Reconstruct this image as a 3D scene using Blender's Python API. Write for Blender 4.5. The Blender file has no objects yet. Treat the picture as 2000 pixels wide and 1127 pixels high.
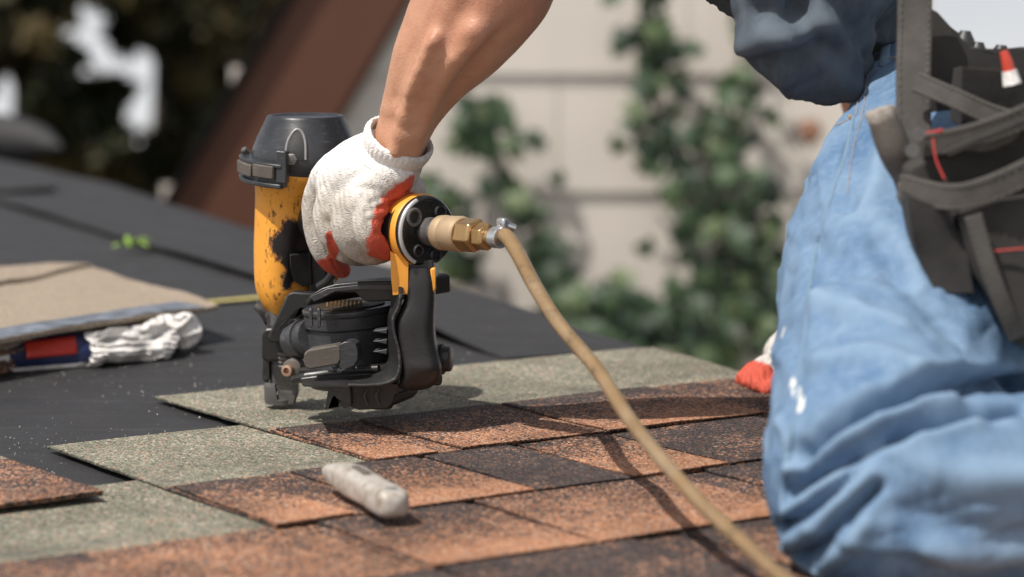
import bpy, bmesh, math, random
import numpy as np
from mathutils import Vector, Matrix, noise
from mathutils.bvhtree import BVHTree
random.seed(7)
SC = bpy.context.scene
COL = SC.collection
R = math.radians

# ------------------------------------------------------------------ camera, light
FPX = 5500.0; CAMH = 0.451; TH = R(7.64)
cam_d = bpy.data.cameras.new('camera'); cam = bpy.data.objects.new('camera', cam_d); COL.objects.link(cam)
cam.location = (0, 0, CAMH); cam.rotation_euler = (R(90) - TH, 0, 0)
cam_d.sensor_width = 36; cam_d.lens = 36 * FPX / 2000
cam_d.clip_start = 0.05; cam_d.clip_end = 500
cam_d.dof.use_dof = True; cam_d.dof.focus_distance = 2.38; cam_d.dof.aperture_fstop = 4.3
SC.camera = cam
SUN = Vector((0.41, 0.30, -0.88)).normalized()          # direction the light travels
w = bpy.data.worlds.new('World'); SC.world = w; w.use_nodes = True
nt = w.node_tree; nt.nodes.clear()
sky = nt.nodes.new('ShaderNodeTexSky'); sky.sky_type = 'NISHITA'; sky.sun_disc = False
# the roof frame is tilted against the true horizon: the sky is turned by the same angle
TILT = R(13.0); sv = Matrix.Rotation(TILT, 3, 'X') @ -SUN
sky.sun_elevation = math.asin(sv.z); sky.sun_rotation = math.atan2(sv.x, sv.y)
sky.air_density = 1.0; sky.dust_density = 4.0; sky.ozone_density = 1.0
bg = nt.nodes.new('ShaderNodeBackground'); bg.inputs[1].default_value = 0.07
wo = nt.nodes.new('ShaderNodeOutputWorld')
tc = nt.nodes.new('ShaderNodeTexCoord'); mp = nt.nodes.new('ShaderNodeMapping'); mp.inputs['Rotation'].default_value = (TILT, 0, 0)
nt.links.new(tc.outputs['Generated'], mp.inputs[0]); nt.links.new(mp.outputs[0], sky.inputs[0])
# thin bright cloud over most of the sky
cn = nt.nodes.new('ShaderNodeTexNoise'); cn.inputs['Scale'].default_value = 2.2; cn.inputs['Detail'].default_value = 5; nt.links.new(mp.outputs[0], cn.inputs['Vector'])
cr = nt.nodes.new('ShaderNodeMapRange'); cr.inputs[1].default_value = .3; cr.inputs[2].default_value = .6; cr.inputs[3].default_value = .6; cr.inputs[4].default_value = 1.0; nt.links.new(cn.outputs['Fac'], cr.inputs[0])
sx = nt.nodes.new('ShaderNodeSeparateXYZ'); nt.links.new(mp.outputs[0], sx.inputs[0])
el = nt.nodes.new('ShaderNodeMapRange'); el.inputs[1].default_value = .05; el.inputs[2].default_value = .6; el.inputs[3].default_value = 1.0; el.inputs[4].default_value = .16; nt.links.new(sx.outputs[2], el.inputs[0])   # hazier and whiter towards the horizon
ml = nt.nodes.new('ShaderNodeMath'); ml.operation = 'MULTIPLY'; nt.links.new(cr.outputs[0], ml.inputs[0]); nt.links.new(el.outputs[0], ml.inputs[1])
cx = nt.nodes.new('ShaderNodeMix'); cx.data_type = 'RGBA'; nt.links.new(ml.outputs[0], cx.inputs[0]); nt.links.new(sky.outputs[0], cx.inputs[6]); cx.inputs[7].default_value = (16, 15.8, 15.7, 1)
nt.links.new(cx.outputs[2], bg.inputs[0]); nt.links.new(bg.outputs[0], wo.inputs[0])
sd = bpy.data.lights.new('sun', 'SUN'); sd.energy = 4.9; sd.angle = R(0.6); sd.color = (1, 0.95, 0.88)
so = bpy.data.objects.new('sun', sd); COL.objects.link(so); so.location = (-4, -3, 6)
so.rotation_euler = SUN.to_track_quat('-Z', 'Y').to_euler()
SC.view_settings.view_transform = 'Standard'; SC.view_settings.look = 'None'
SC.view_settings.exposure = 0.0; SC.view_settings.gamma = 1.0; SC.view_settings.use_curve_mapping = False
SC.render.resolution_x = 1024; SC.render.resolution_y = 577

# ------------------------------------------------------------------ from photo pixel to place
def ray(px, py):
    a = (px - 1000) / FPX; b = (py - 563.5) / FPX
    return Vector((a, math.cos(TH) - b * math.sin(TH), -math.sin(TH) - b * math.cos(TH)))
O = Vector((0, 0, CAMH))
def PY(px, py, y):
    d = ray(px, py); return O + d * (y / d.y)
def RZ(px, py, z=0.0):
    d = ray(px, py); return O + d * ((z - CAMH) / d.z)
def V(*a): return Vector(a)

# ------------------------------------------------------------------ object helpers
LOC = {}
def props(o, label=None, cat=None, group=None, kind=None):
    if label: o['label'] = label
    if cat: o['category'] = cat
    if group: o['group'] = group
    if kind: o['kind'] = kind
    return o
def thing(name, label=None, cat=None, loc=(0, 0, 0), group=None, kind=None):
    o = bpy.data.objects.new(name, None); COL.objects.link(o); o.location = loc; o.empty_display_size = .05
    LOC[o] = Vector(loc); return props(o, label, cat, group, kind)
def obj(name, geo, mat, parent=None, smooth=True, bevel=0, label=None, sub=0, solid=0, mats=None, loc=None, angle=35):
    if isinstance(geo, bmesh.types.BMesh):
        me = bpy.data.meshes.new(name); bmesh.ops.recalc_face_normals(geo, faces=geo.faces); geo.to_mesh(me); geo.free()
    else: me = geo; me.name = name
    L = LOC[parent] if parent is not None else (Vector(loc) if loc is not None else Vector((0, 0, 0)))
    if L.length > 0: me.transform(Matrix.Translation(-L))
    o = bpy.data.objects.new(name, me); COL.objects.link(o)
    if mat: me.materials.append(mat)
    for m in (mats or []): me.materials.append(m)
    if parent is not None: o.parent = parent
    elif L.length > 0: o.location = L
    LOC[o] = L
    if bevel:
        b = o.modifiers.new('bevel', 'BEVEL'); b.width = bevel; b.segments = 2; b.limit_method = 'ANGLE'; b.angle_limit = R(30)
    if sub:
        s = o.modifiers.new('sub', 'SUBSURF'); s.levels = sub; s.render_levels = sub
    if smooth:
        if bevel or angle < 180:
            me.shade_smooth() if hasattr(me, 'shade_smooth') else None
            try: me.set_sharp_from_angle(angle=R(angle))
            except Exception: pass
        for p in me.polygons: p.use_smooth = True
    if label: o['label'] = label
    return o
def frame_of(axis, hint=Vector((0, 0, 1))):
    a = Vector(axis).normalized()
    if abs(a.dot(hint)) > .97: hint = Vector((1, 0, 0))
    x = hint.cross(a).normalized(); y = a.cross(x).normalized()
    return x, y, a
def lathe(prof, org, axis, segs=40, bm=None, squash=1.0, hint=Vector((0, 0, 1)), close=True, rot=0):
    """prof: list of (t along axis, radius)"""
    bm = bm or bmesh.new(); x, y, a = frame_of(axis, hint); rings = []
    for t, r in prof:
        rings.append([bm.verts.new(Vector(org) + a * t + x * (math.cos(2 * math.pi * k / segs + rot) * r) + y * (math.sin(2 * math.pi * k / segs + rot) * r * squash)) for k in range(segs)])
    for A, B in zip(rings, rings[1:]):
        for k in range(segs): bm.faces.new((A[k], A[(k + 1) % segs], B[(k + 1) % segs], B[k]))
    if close:
        if prof[0][1] > 1e-6: bm.faces.new(rings[0][::-1])
        if prof[-1][1] > 1e-6: bm.faces.new(rings[-1])
    return bm
def box(c, dims, axes=None, bm=None):
    bm = bm or bmesh.new(); ax = axes or (V(1, 0, 0), V(0, 1, 0), V(0, 0, 1)); c = Vector(c); vs = []
    for i in (-1, 1):
        for j in (-1, 1):
            for k in (-1, 1): vs.append(bm.verts.new(c + ax[0] * (i * dims[0] / 2) + ax[1] * (j * dims[1] / 2) + ax[2] * (k * dims[2] / 2)))
    for f in ((0, 1, 3, 2), (4, 6, 7, 5), (0, 4, 5, 1), (2, 3, 7, 6), (0, 2, 6, 4), (1, 5, 7, 3)): bm.faces.new([vs[i] for i in f])
    return bm
def prism(pts, ext, bm=None):
    """outline (3D) extruded along ext"""
    bm = bm or bmesh.new(); A = [bm.verts.new(p) for p in pts]; B = [bm.verts.new(Vector(p) + ext) for p in pts]; n = len(A)
    f1 = bm.faces.new(A); f2 = bm.faces.new(B[::-1])
    for k in range(n): bm.faces.new((A[k], B[k], B[(k + 1) % n], A[(k + 1) % n]))
    bmesh.ops.triangulate(bm, faces=[f1, f2])
    return bm
def catmull(P, n=8):
    P = [list(p) for p in P]
    if len(P) < 3: 
        return [[a + (b - a) * t / n for a, b in zip(P[0], P[1])] for t in range(n + 1)]
    Q = [[2 * a - b for a, b in zip(P[0], P[1])]] + P + [[2 * a - b for a, b in zip(P[-1], P[-2])]]; out = []
    for i in range(1, len(Q) - 2):
        for s in range(n):
            t = s / n
            out.append([.5 * (2 * b + (c - a) * t + (2 * a - 5 * b + 4 * c - d) * t * t + (3 * b - a - 3 * c + d) * t ** 3) for a, b, c, d in zip(Q[i - 1], Q[i], Q[i + 1], Q[i + 2])])
    out.append(P[-1]); return out
def tube(P, segs=16, bm=None, n=8, round_ends=False, flat=1.0, hint=Vector((0, 0, 1)), raw=False):
    """P rows (x,y,z,r)"""
    bm = bm or bmesh.new(); C = P if raw else catmull([list(p) for p in P], n)
    if round_ends:
        def cap(a, b):
            A = Vector(a[:3]); r = a[3]; d = (A - Vector(b[:3])).normalized()
            return [list(A + d * (r * math.sin(q))) + [max(r * math.cos(q), 1e-4)] for q in (1.5, 1.2, .8, .4)]
        C = cap(C[0], C[1]) + C + cap(C[-1], C[-2])[::-1]
    rings = []; up = None
    for i, c in enumerate(C):
        p = Vector(c[:3]); q0 = Vector(C[max(i - 1, 0)][:3]); q1 = Vector(C[min(i + 1, len(C) - 1)][:3]); t = (q1 - q0)
        if t.length < 1e-9: t = Vector((0, 0, 1))
        t.normalize()
        if up is None: up = frame_of(t, hint)[0]
        up = (up - t * up.dot(t))
        if up.length < 1e-6: up = frame_of(t)[0]
        up.normalize(); v2 = t.cross(up)
        rings.append([bm.verts.new(p + up * (math.cos(2 * math.pi * k / segs) * c[3]) + v2 * (math.sin(2 * math.pi * k / segs) * c[3] * flat)) for k in range(segs)])
    for A, B in zip(rings, rings[1:]):
        for k in range(segs): bm.faces.new((A[k], A[(k + 1) % segs], B[(k + 1) % segs], B[k]))
    bm.faces.new(rings[0][::-1]); bm.faces.new(rings[-1]); return bm
def organic(chains, voxel=.003, smooth=6, factor=.5):
    """union of tapered round chains, remeshed to one continuous skin"""
    bm = bmesh.new()
    for ch in chains: tube(ch, 18, bm, 6, True)
    bmesh.ops.recalc_face_normals(bm, faces=bm.faces)
    me = bpy.data.meshes.new('t'); bm.to_mesh(me); bm.free()
    o = bpy.data.objects.new('t', me); COL.objects.link(o)
    m = o.modifiers.new('r', 'REMESH'); m.mode = 'VOXEL'; m.voxel_size = voxel; m.use_smooth_shade = True
    s = o.modifiers.new('s', 'SMOOTH'); s.iterations = smooth; s.factor = factor
    dg = bpy.context.evaluated_depsgraph_get(); dg.update()
    me2 = bpy.data.meshes.new_from_object(o.evaluated_get(dg)); bpy.data.objects.remove(o); bpy.data.meshes.remove(me)
    return me2
def cooarr(me):
    a = np.empty(len(me.vertices) * 3, dtype=np.float64); me.vertices.foreach_get('co', a); return a.reshape(-1, 3)
def norarr(me):
    a = np.empty(len(me.vertices) * 3, dtype=np.float32); me.vertices.foreach_get('normal', a); return a.reshape(-1, 3).astype(float)
def setco(me, a): me.vertices.foreach_set('co', a.astype(np.float32).ravel()); me.update()
def dist_poly(co, P):
    P = [np.array(p[:3], float) for p in P]; best = np.full(len(co), 1e9)
    for a, b in zip(P, P[1:]):
        ab = b - a; t = np.clip(((co - a) @ ab) / max(ab @ ab, 1e-12), 0, 1); d = np.linalg.norm(co - (a + t[:, None] * ab), axis=1); best = np.minimum(best, d)
    return best
def attr(me, name, vals):
    a = me.attributes.new(name, 'FLOAT', 'POINT'); a.data.foreach_set('value', np.asarray(vals, dtype=np.float32))
def nz(p, s, seed=0.0): return noise.noise(Vector((p[0] * s + seed, p[1] * s - seed, p[2] * s + seed * .7)))
def bvh(me): return BVHTree.FromPolygons([v.co.copy() for v in me.vertices], [p.vertices[:] for p in me.polygons])
def hit(tree, px, py, lift=0.0):
    h = tree.ray_cast(O, ray(px, py).normalized())
    return None if h[0] is None else h[0] + h[1] * lift

# ------------------------------------------------------------------ materials
class M:
    def __init__(s, name, rough=.6, metal=0, spec=.5):
        s.m = bpy.data.materials.new(name); s.m.use_nodes = True; s.t = s.m.node_tree
        s.b = s.t.nodes['Principled BSDF']; s.b.inputs['Roughness'].default_value = rough; s.b.inputs['Metallic'].default_value = metal
        s.b.inputs['Specular IOR Level'].default_value = spec; s._co = None
    def n(s, typ, **k):
        x = s.t.nodes.new(typ)
        for a, b in k.items():
            if a in x.inputs.keys() if hasattr(x.inputs, 'keys') else False: s.put(x, a, b)
            else: setattr(x, a, b)
        return x
    def put(s, node, key, v):
        i = node.inputs[key]
        if hasattr(v, 'is_output') or isinstance(v, bpy.types.NodeSocket): s.t.links.new(v, i)
        else: i.default_value = v
    def co(s):
        if s._co is None: s._co = s.t.nodes.new('ShaderNodeTexCoord').outputs['Object']
        return s._co
    def noise(s, scale, detail=4, rough=.6, vec=None, dist=0):
        x = s.t.nodes.new('ShaderNodeTexNoise'); s.put(x, 'Vector', vec or s.co()); s.put(x, 'Scale', scale); s.put(x, 'Detail', detail); s.put(x, 'Roughness', rough); s.put(x, 'Distortion', dist); return x.outputs['Fac']
    def vor(s, scale, out='Color', feature='F1', vec=None):
        x = s.t.nodes.new('ShaderNodeTexVoronoi'); x.feature = feature; s.put(x, 'Vector', vec or s.co()); s.put(x, 'Scale', scale); return x.outputs[out]
    def ramp(s, fac, stops, interp='LINEAR'):
        x = s.t.nodes.new('ShaderNodeValToRGB'); x.color_ramp.interpolation = interp; s.put(x, 'Fac', fac); e = x.color_ramp.elements
        while len(e) < len(stops): e.new(.5)
        for a, (p, c) in zip(e, stops): a.position = p; a.color = (c, c, c, 1) if isinstance(c, (int, float)) else (*c, 1)
        return x.outputs['Color']
    def mix(s, f, a, b, typ='MIX'):
        x = s.t.nodes.new('ShaderNodeMix'); x.data_type = 'RGBA'; x.blend_type = typ
        for k, v in ((0, f), (6, a), (7, b)):
            if isinstance(v, bpy.types.NodeSocket): s.t.links.new(v, x.inputs[k])
            elif k == 0: x.inputs[0].default_value = v
            else: x.inputs[k].default_value = (*v[:3], 1)
        return x.outputs[2]
    def math(s, op, a, b=0, clamp=False):
        x = s.t.nodes.new('ShaderNodeMath'); x.operation = op; x.use_clamp = clamp; s.put(x, 0, a); s.put(x, 1, b); return x.outputs[0]
    def attr(s, name, typ='GEOMETRY'):
        x = s.t.nodes.new('ShaderNodeAttribute'); x.attribute_type = typ; x.attribute_name = name; return x.outputs['Fac']
    def mapv(s, scale=(1, 1, 1), rot=(0, 0, 0), vec=None):
        x = s.t.nodes.new('ShaderNodeMapping'); s.put(x, 'Vector', vec or s.co()); x.inputs['Scale'].default_value = scale; x.inputs['Rotation'].default_value = rot; return x.outputs[0]
    def wave(s, scale, vec=None, dist=0, dirn='X'):
        x = s.t.nodes.new('ShaderNodeTexWave'); x.bands_direction = dirn; s.put(x, 'Vector', vec or s.co()); s.put(x, 'Scale', scale); s.put(x, 'Distortion', dist); return x.outputs['Fac']
    def color(s, c): 
        if isinstance(c, bpy.types.NodeSocket): s.t.links.new(c, s.b.inputs['Base Color'])
        else: s.b.inputs['Base Color'].default_value = (*c, 1)
        return s
    def rough(s, c): s.put(s.b, 'Roughness', c); return s
    def bump(s, h, strength=.5, dist=.001):
        x = s.t.nodes.new('ShaderNodeBump'); s.put(x, 'Height', h); s.put(x, 'Strength', strength); s.put(x, 'Distance', dist)
        prev = s.b.inputs['Normal'].links
        if prev: s.t.links.new(prev[0].from_socket, x.inputs['Normal'])
        s.t.links.new(x.outputs[0], s.b.inputs['Normal']); return s
def grain(name, c1, c2, scale=60, rough=.6, metal=0, bump=.2, dist=.0005, spec=.5):
    m = M(name, rough, metal, spec); f = m.noise(scale, 5); m.color(m.mix(f, c1, c2)); m.bump(m.noise(scale * 3, 4), bump, dist)
    m.rough(m.ramp(m.noise(scale * .7, 4), [(.3, max(rough - .12, .05)), (.7, min(rough + .12, 1))])); return m.m

def mat_shingle():
    m = M('shingle_granules', .85, 0, .3)
    uv = m.t.nodes.new('ShaderNodeUVMap'); sep = m.t.nodes.new('ShaderNodeSeparateXYZ'); m.t.links.new(uv.outputs[0], sep.inputs[0]); v = sep.outputs['Y']
    cell = m.vor(520.0); rs = m.t.nodes.new('ShaderNodeSeparateColor'); m.t.links.new(cell, rs.inputs[0]); r1, r2 = rs.outputs[0], rs.outputs[1]
    orange = m.ramp(r1, [(0, (.19, .085, .05)), (.35, (.33, .15, .08)), (.7, (.44, .21, .115)), (.9, (.56, .34, .22)), (1, (.3, .27, .24))])
    dark = m.ramp(r1, [(0, (.03, .026, .027)), (.5, (.05, .042, .043)), (.8, (.085, .062, .056)), (.92, (.2, .1, .06)), (1, (.18, .16, .15))])
    green = m.ramp(r1, [(0, (.075, .078, .058)), (.3, (.17, .172, .13)), (.65, (.25, .25, .19)), (.86, (.36, .34, .27)), (.93, (.42, .2, .12)), (1, (.6, .57, .5))])
    # share of orange granules: rises towards the butt edge according to the tab's own blend
    bias = m.attr('blend', 'OBJECT'); g = m.attr('fade', 'OBJECT')
    big = m.math('MULTIPLY', m.math('SUBTRACT', m.noise(18, 4), .5), 1.1); fine = m.math('MULTIPLY', m.math('SUBTRACT', m.noise(120, 3), .5), .4)
    p = m.math('ADD', m.math('ADD', bias, m.math('MULTIPLY', g, m.math('SUBTRACT', v, .45))), m.math('ADD', big, fine))
    sel = m.math('LESS_THAN', r2, p)
    tabc = m.mix(sel, dark, orange)
    gn = m.math('ADD', m.math('MULTIPLY', m.math('SUBTRACT', m.noise(60, 4), .5), .5), m.attr('green'))
    gsel = m.math('GREATER_THAN', m.math('ADD', gn, m.math('MULTIPLY', m.math('SUBTRACT', r2, .5), .3)), .5)
    green = m.mix(m.math('MULTIPLY', m.attr('seal'), m.ramp(m.noise(16, 5, .7), [(.42, 0), (.6, .8)])), green, (.07, .068, .062))
    c = m.mix(gsel, tabc, green)
    dirt = m.ramp(m.noise(9, 5, .65), [(.35, .72), (.65, 1.12)])
    c = m.mix(1, c, dirt, 'MULTIPLY')
    edge = m.attr('edge')
    c = m.mix(edge, c, (.012, .011, .011))
    m.color(c); m.bump(m.vor(430.0, 'Distance'), .9, .0016); m.bump(m.noise(45, 3), .3, .003)
    return m.m
def mat_felt():
    m = M('roofing_felt', .62, 0, .45)
    a = m.noise(14, 5, .65); b = m.noise(320, 3)
    base = m.mix(a, (.014, .014, .015), (.032, .031, .033)); streak = m.noise(5, 4, .6, m.mapv((1, 14, 1), (0, 0, R(-28))))
    base = m.mix(m.ramp(streak, [(.55, 0), (.8, .6)]), base, (.06, .058, .057))
    dust = m.ramp(m.vor(420, 'Color'), [(.0, 0), (.93, 0), (.96, .8)]); sp = m.ramp(m.noise(25, 3), [(.45, 0), (.7, 1)])
    base = m.mix(m.math('MULTIPLY', dust, sp), base, (.36, .34, .31))
    m.color(base); m.bump(b, .8, .0012); m.bump(m.noise(9, 4), .5, .006); m.bump(m.noise(70, 3), .25, .001)
    m.rough(m.ramp(m.noise(18, 4), [(.3, .5), (.7, .8)])); return m.m
SH = mat_shingle(); FELT = mat_felt()
BLACKP = grain('worn_black_plastic', (.012, .012, .013), (.035, .035, .037), 70, .42, 0, .25)
def worn_black(name, c1, c2, wear, rough, thr=.62):
    m = M(name, rough, 0, .5); base = m.mix(m.noise(45, 5), c1, c2)
    sc = m.noise(90, 5, .7, m.mapv((1, 1, 5), (.4, .3, .2))); base = m.mix(m.ramp(sc, [(thr - .04, 0), (thr + .08, .8)]), base, wear)
    dust = m.ramp(m.noise(16, 5, .6), [(.45, 0), (.75, .3)]); base = m.mix(dust, base, wear)
    geo = m.t.nodes.new('ShaderNodeNewGeometry'); e = m.math('MULTIPLY', m.ramp(geo.outputs['Pointiness'], [(.56, 0), (.66, .6)]), m.ramp(m.noise(110, 4, .7), [(.42, 0), (.6, 1)])); base = m.mix(e, base, (min(wear[0] * 2.2, .5), min(wear[1] * 2.2, .5), min(wear[2] * 2.2, .5)))
    m.color(base); m.bump(m.noise(260, 3), .25, .0004); m.bump(sc, .15, .0008); m.rough(m.ramp(m.noise(30, 4), [(.3, rough - .12), (.7, rough + .14)])); return m.m
CAPM = worn_black('worn_black_cap', (.014, .016, .019), (.034, .038, .046), (.08, .085, .09), .36)
SHELL = worn_black('dusty_black_shell', (.008, .008, .009), (.02, .02, .021), (.045, .043, .041), .42)
DRUM = worn_black('dusty_grey_plastic', (.02, .022, .026), (.04, .043, .05), (.085, .083, .08), .45, .58)
STEEL = worn_black('dull_steel', (.05, .049, .05), (.1, .096, .096), (.17, .155, .14), .45, .6)
RUBBER = worn_black('dusty_brown_rubber', (.06, .05, .043), (.1, .088, .075), (.16, .14, .12), .7, .6)
def mat_orange():
    m = M('chipped_orange_paint', .4, 0, .5)
    base = m.mix(m.noise(30, 5), (.72, .29, .03), (.86, .40, .06))
    base = m.mix(m.ramp(m.noise(22, 5, .7, m.mapv((1, 1, .35))), [(.5, 0), (.8, .5)]), base, (.42, .15, .02))
    scr = m.noise(150, 4, .7, m.mapv((1, 1, .18), (.1, .2, 0))); base = m.mix(m.ramp(scr, [(.68, 0), (.74, .9)]), base, (.05, .03, .02))
    near = m.attr('tar'); blot = m.math('ADD', m.math('MULTIPLY', m.noise(75, 6, .78, None, .9), .5), m.math('MULTIPLY', m.noise(300, 5, .8, m.mapv((1, 1, .5)), .8), .5))
    tar = m.ramp(m.math('ADD', blot, m.math('SUBTRACT', near, .5)), [(.56, 0), (.6, 1)])
    rust = m.ramp(m.math('ADD', blot, m.math('SUBTRACT', near, .5)), [(.47, 0), (.56, .85)]); fleck = m.ramp(m.math('ADD', m.noise(210, 5, .8, m.mapv((1, 1, .45))), m.math('MULTIPLY', near, .28)), [(.66, 0), (.7, .95)])
    base = m.mix(rust, base, (.2, .06, .02)); base = m.mix(fleck, base, (.05, .02, .015)); base = m.mix(tar, base, (.012, .011, .013))
    m.color(base); m.bump(tar, .6, .0015); m.bump(m.noise(200, 3), .15, .0004)
    m.rough(m.ramp(tar, [(0, .42), (1, .3)])); return m.m
ORANGE = mat_orange()
BRASS = grain('worn_brass', (.34, .21, .09), (.58, .39, .19), 90, .34, .85, .3)
BRASSP = grain('matt_brass_sleeve', (.36, .25, .14), (.56, .43, .29), 45, .45, .4, .3)
ZINC = grain('zinc_clamp', (.45, .47, .48), (.62, .64, .65), 120, .32, .8)
def mat_hose():
    m = M('amber_hose', .35, 0, .5); hc = m.mix(m.noise(35, 5), (.16, .1, .048), (.30, .2, .1)); hc = m.mix(m.ramp(m.noise(70, 6, .75), [(.52, 0), (.68, .75)]), hc, (.07, .05, .032)); hc = m.mix(m.ramp(m.noise(13, 4, .6), [(.5, 0), (.7, .4)]), hc, (.34, .28, .2)); m.color(hc); m.rough(m.ramp(m.noise(40, 4), [(.3, .28), (.7, .55)])); m.bump(m.noise(120, 3), .2, .0005)
    m.b.inputs['Subsurface Weight'].default_value = .15; m.b.inputs['Subsurface Radius'].default_value = (.006, .004, .002); m.b.inputs['Subsurface Scale'].default_value = 1; return m.m
HOSE = mat_hose()
def mat_glove():
    m = M('knitted_glove', .9, 0, .2)
    knit = m.vor(620, 'Distance', vec=m.mapv((1, 1, 1.4)))
    white = m.mix(m.ramp(m.noise(28, 5, .65), [(.6, 0), (.9, .6)]), (.86, .84, .82), (.62, .57, .52))
    dirty = m.mix(m.noise(90, 4), (.42, .37, .31), (.22, .19, .155)); d = m.math('ADD', m.attr('dirt'), m.math('MULTIPLY', m.math('SUBTRACT', m.noise(60, 5, .7), .5), .9), True)
    white = m.mix(d, white, dirty)
    red = m.mix(m.noise(50, 4), (.50, .065, .04), (.62, .13, .08)); red = m.mix(m.ramp(m.noise(80, 4), [(.6, 0), (.8, .7)]), red, (.3, .05, .04))
    r = m.ramp(m.math('ADD', m.attr('red'), m.math('MULTIPLY', m.math('SUBTRACT', m.noise(140, 4), .5), .35)), [(.45, 0), (.55, 1)])
    m.color(m.mix(r, white, red)); m.bump(knit, .6, .0014); m.bump(m.wave(55, m.mapv((1, 1, 1), (.5, .2, .3)), 5), .3, .003); m.rough(m.ramp(r, [(0, .95), (1, .55)])); return m.m
GLOVE = mat_glove()
def mat_skin():
    m = M('tanned_skin', .48, 0, .45); c = m.mix(m.noise(18, 4), (.40, .2, .122), (.53, .285, .18)); c = m.mix(m.ramp(m.noise(55, 5, .7), [(.5, 0), (.75, .5)]), c, (.34, .13, .085))  # the skin's own tan tone, with redder blotches
    c = m.mix(m.ramp(m.noise(7, 4, .6), [(.45, 0), (.7, .5)]), c, (.42, .17, .11))
    m.color(c); m.b.inputs['Subsurface Weight'].default_value = .05; m.b.inputs['Subsurface Radius'].default_value = (.01, .004, .002); m.b.inputs['Subsurface Scale'].default_value = 1
    m.bump(m.vor(520, 'Distance'), .3, .0006); m.bump(m.noise(230, 4), .3, .0008); m.bump(m.noise(40, 4), .35, .0025); m.rough(m.ramp(m.noise(120, 3), [(.3, .4), (.7, .6)])); return m.m
SKIN = mat_skin()
def mat_denim(name, a, b, fade):
    m = M(name, .9, 0, .2); tw = m.wave(450, m.mapv((1, 1, 1), (0, R(40), R(20))), 1.5)
    c = m.mix(m.noise(260, 3), a, b); c = m.mix(m.ramp(m.noise(9, 6, .68), [(.38, 0), (.7, .7)]), c, fade); c = m.mix(m.ramp(m.noise(75, 5, .7, m.mapv((1, 1, .45))), [(.45, 0), (.72, .4)]), c, fade)
    slub = m.noise(60, 3, .6, m.mapv((3, 3, .5))); c = m.mix(m.ramp(slub, [(.5, 0), (.75, .4)]), c, fade)
    c = m.mix(m.ramp(tw, [(.3, 0), (.8, .25)]), c, fade)
    c = m.mix(m.attr('worn'), c, fade); c = m.mix(m.ramp(m.math('ADD', m.attr('paint'), m.math('MULTIPLY', m.math('SUBTRACT', m.noise(140, 4), .5), .7)), [(.42, 0), (.6, .95)]), c, (.72, .73, .72))
    m.color(c); m.bump(tw, .3, .0008); m.bump(m.noise(70, 4), .3, .002); return m.m
JEANS = mat_denim('faded_blue_denim', (.032, .082, .18), (.07, .155, .295), (.23, .33, .45))
SHIRT = mat_denim('dark_denim', (.02, .028, .04), (.042, .055, .074), (.11, .135, .165))
POUCH = grain('dusty_charcoal_canvas', (.014, .013, .013), (.045, .041, .038), 45, .85, 0, .5, .001)
WEB = grain('grey_webbing', (.035, .033, .03), (.085, .078, .07), 80, .85, 0, .5, .001)
STITCH = grain('ochre_thread', (.24, .2, .17), (.36, .3, .26), 200, .8)
SEAM = grain('pale_denim_seam', (.11, .18, .27), (.18, .27, .37), 200, .9, 0, .6, .001)
DULLTH = grain('dusty_thread', (.07, .065, .06), (.13, .12, .11), 200, .9)
REDC = grain('red_webbing', (.3, .02, .018), (.45, .04, .03), 80, .7)

# ------------------------------------------------------------------ the roof
UANG = R(33.1); EU = V(math.cos(UANG), math.sin(UANG), 0); EV = V(math.sin(UANG), -math.cos(UANG), 0)
ORG = RZ(730, 893, .014); ORG.z = 0
def UV(u, v, z=0): return ORG + EU * u + EV * v + V(0, 0, z)
def toUV(p): d = Vector(p) - ORG; return d.dot(EU), d.dot(EV)
HIP = [RZ(*p) for p in [(-260, 255), (0, 308), (220, 356), (500, 446), (850, 541), (1000, 588), (1150, 640), (1260, 668), (1430, 724), (1560, 790)]]
HIP = [HIP[0] + (HIP[0] - HIP[3]).normalized() * 4] + HIP + [HIP[-1] + (HIP[-1] - HIP[-3]).normalized() * 3]
def hipd(x, y):
    """signed distance past the hip line (positive beyond it)"""
    best = 1e9; sg = 1
    for a, b in zip(HIP, HIP[1:]):
        dx, dy = b.x - a.x, b.y - a.y; L = dx * dx + dy * dy; t = min(1, max(0, ((x - a.x) * dx + (y - a.y) * dy) / L))
        qx, qy = a.x + t * dx, a.y + t * dy; d = math.hypot(x - qx, y - qy)
        if d < best: best = d; sg = 1 if dx * (y - a.y) - dy * (x - a.x) > 0 else -1
    return best * sg
def bend(x, y):
    d = hipd(x, y)
    return 0 if d < -.06 else -.5 * (math.sqrt(d * d + .012 ** 2) + d) * .75
def drape(me, wav=0.0):
    for v in me.vertices:
        x, y, z = v.co; v.co.z = z + bend(x, y) + (nz((x, y, 0), 3.5, 3) * wav if wav else 0)
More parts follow.
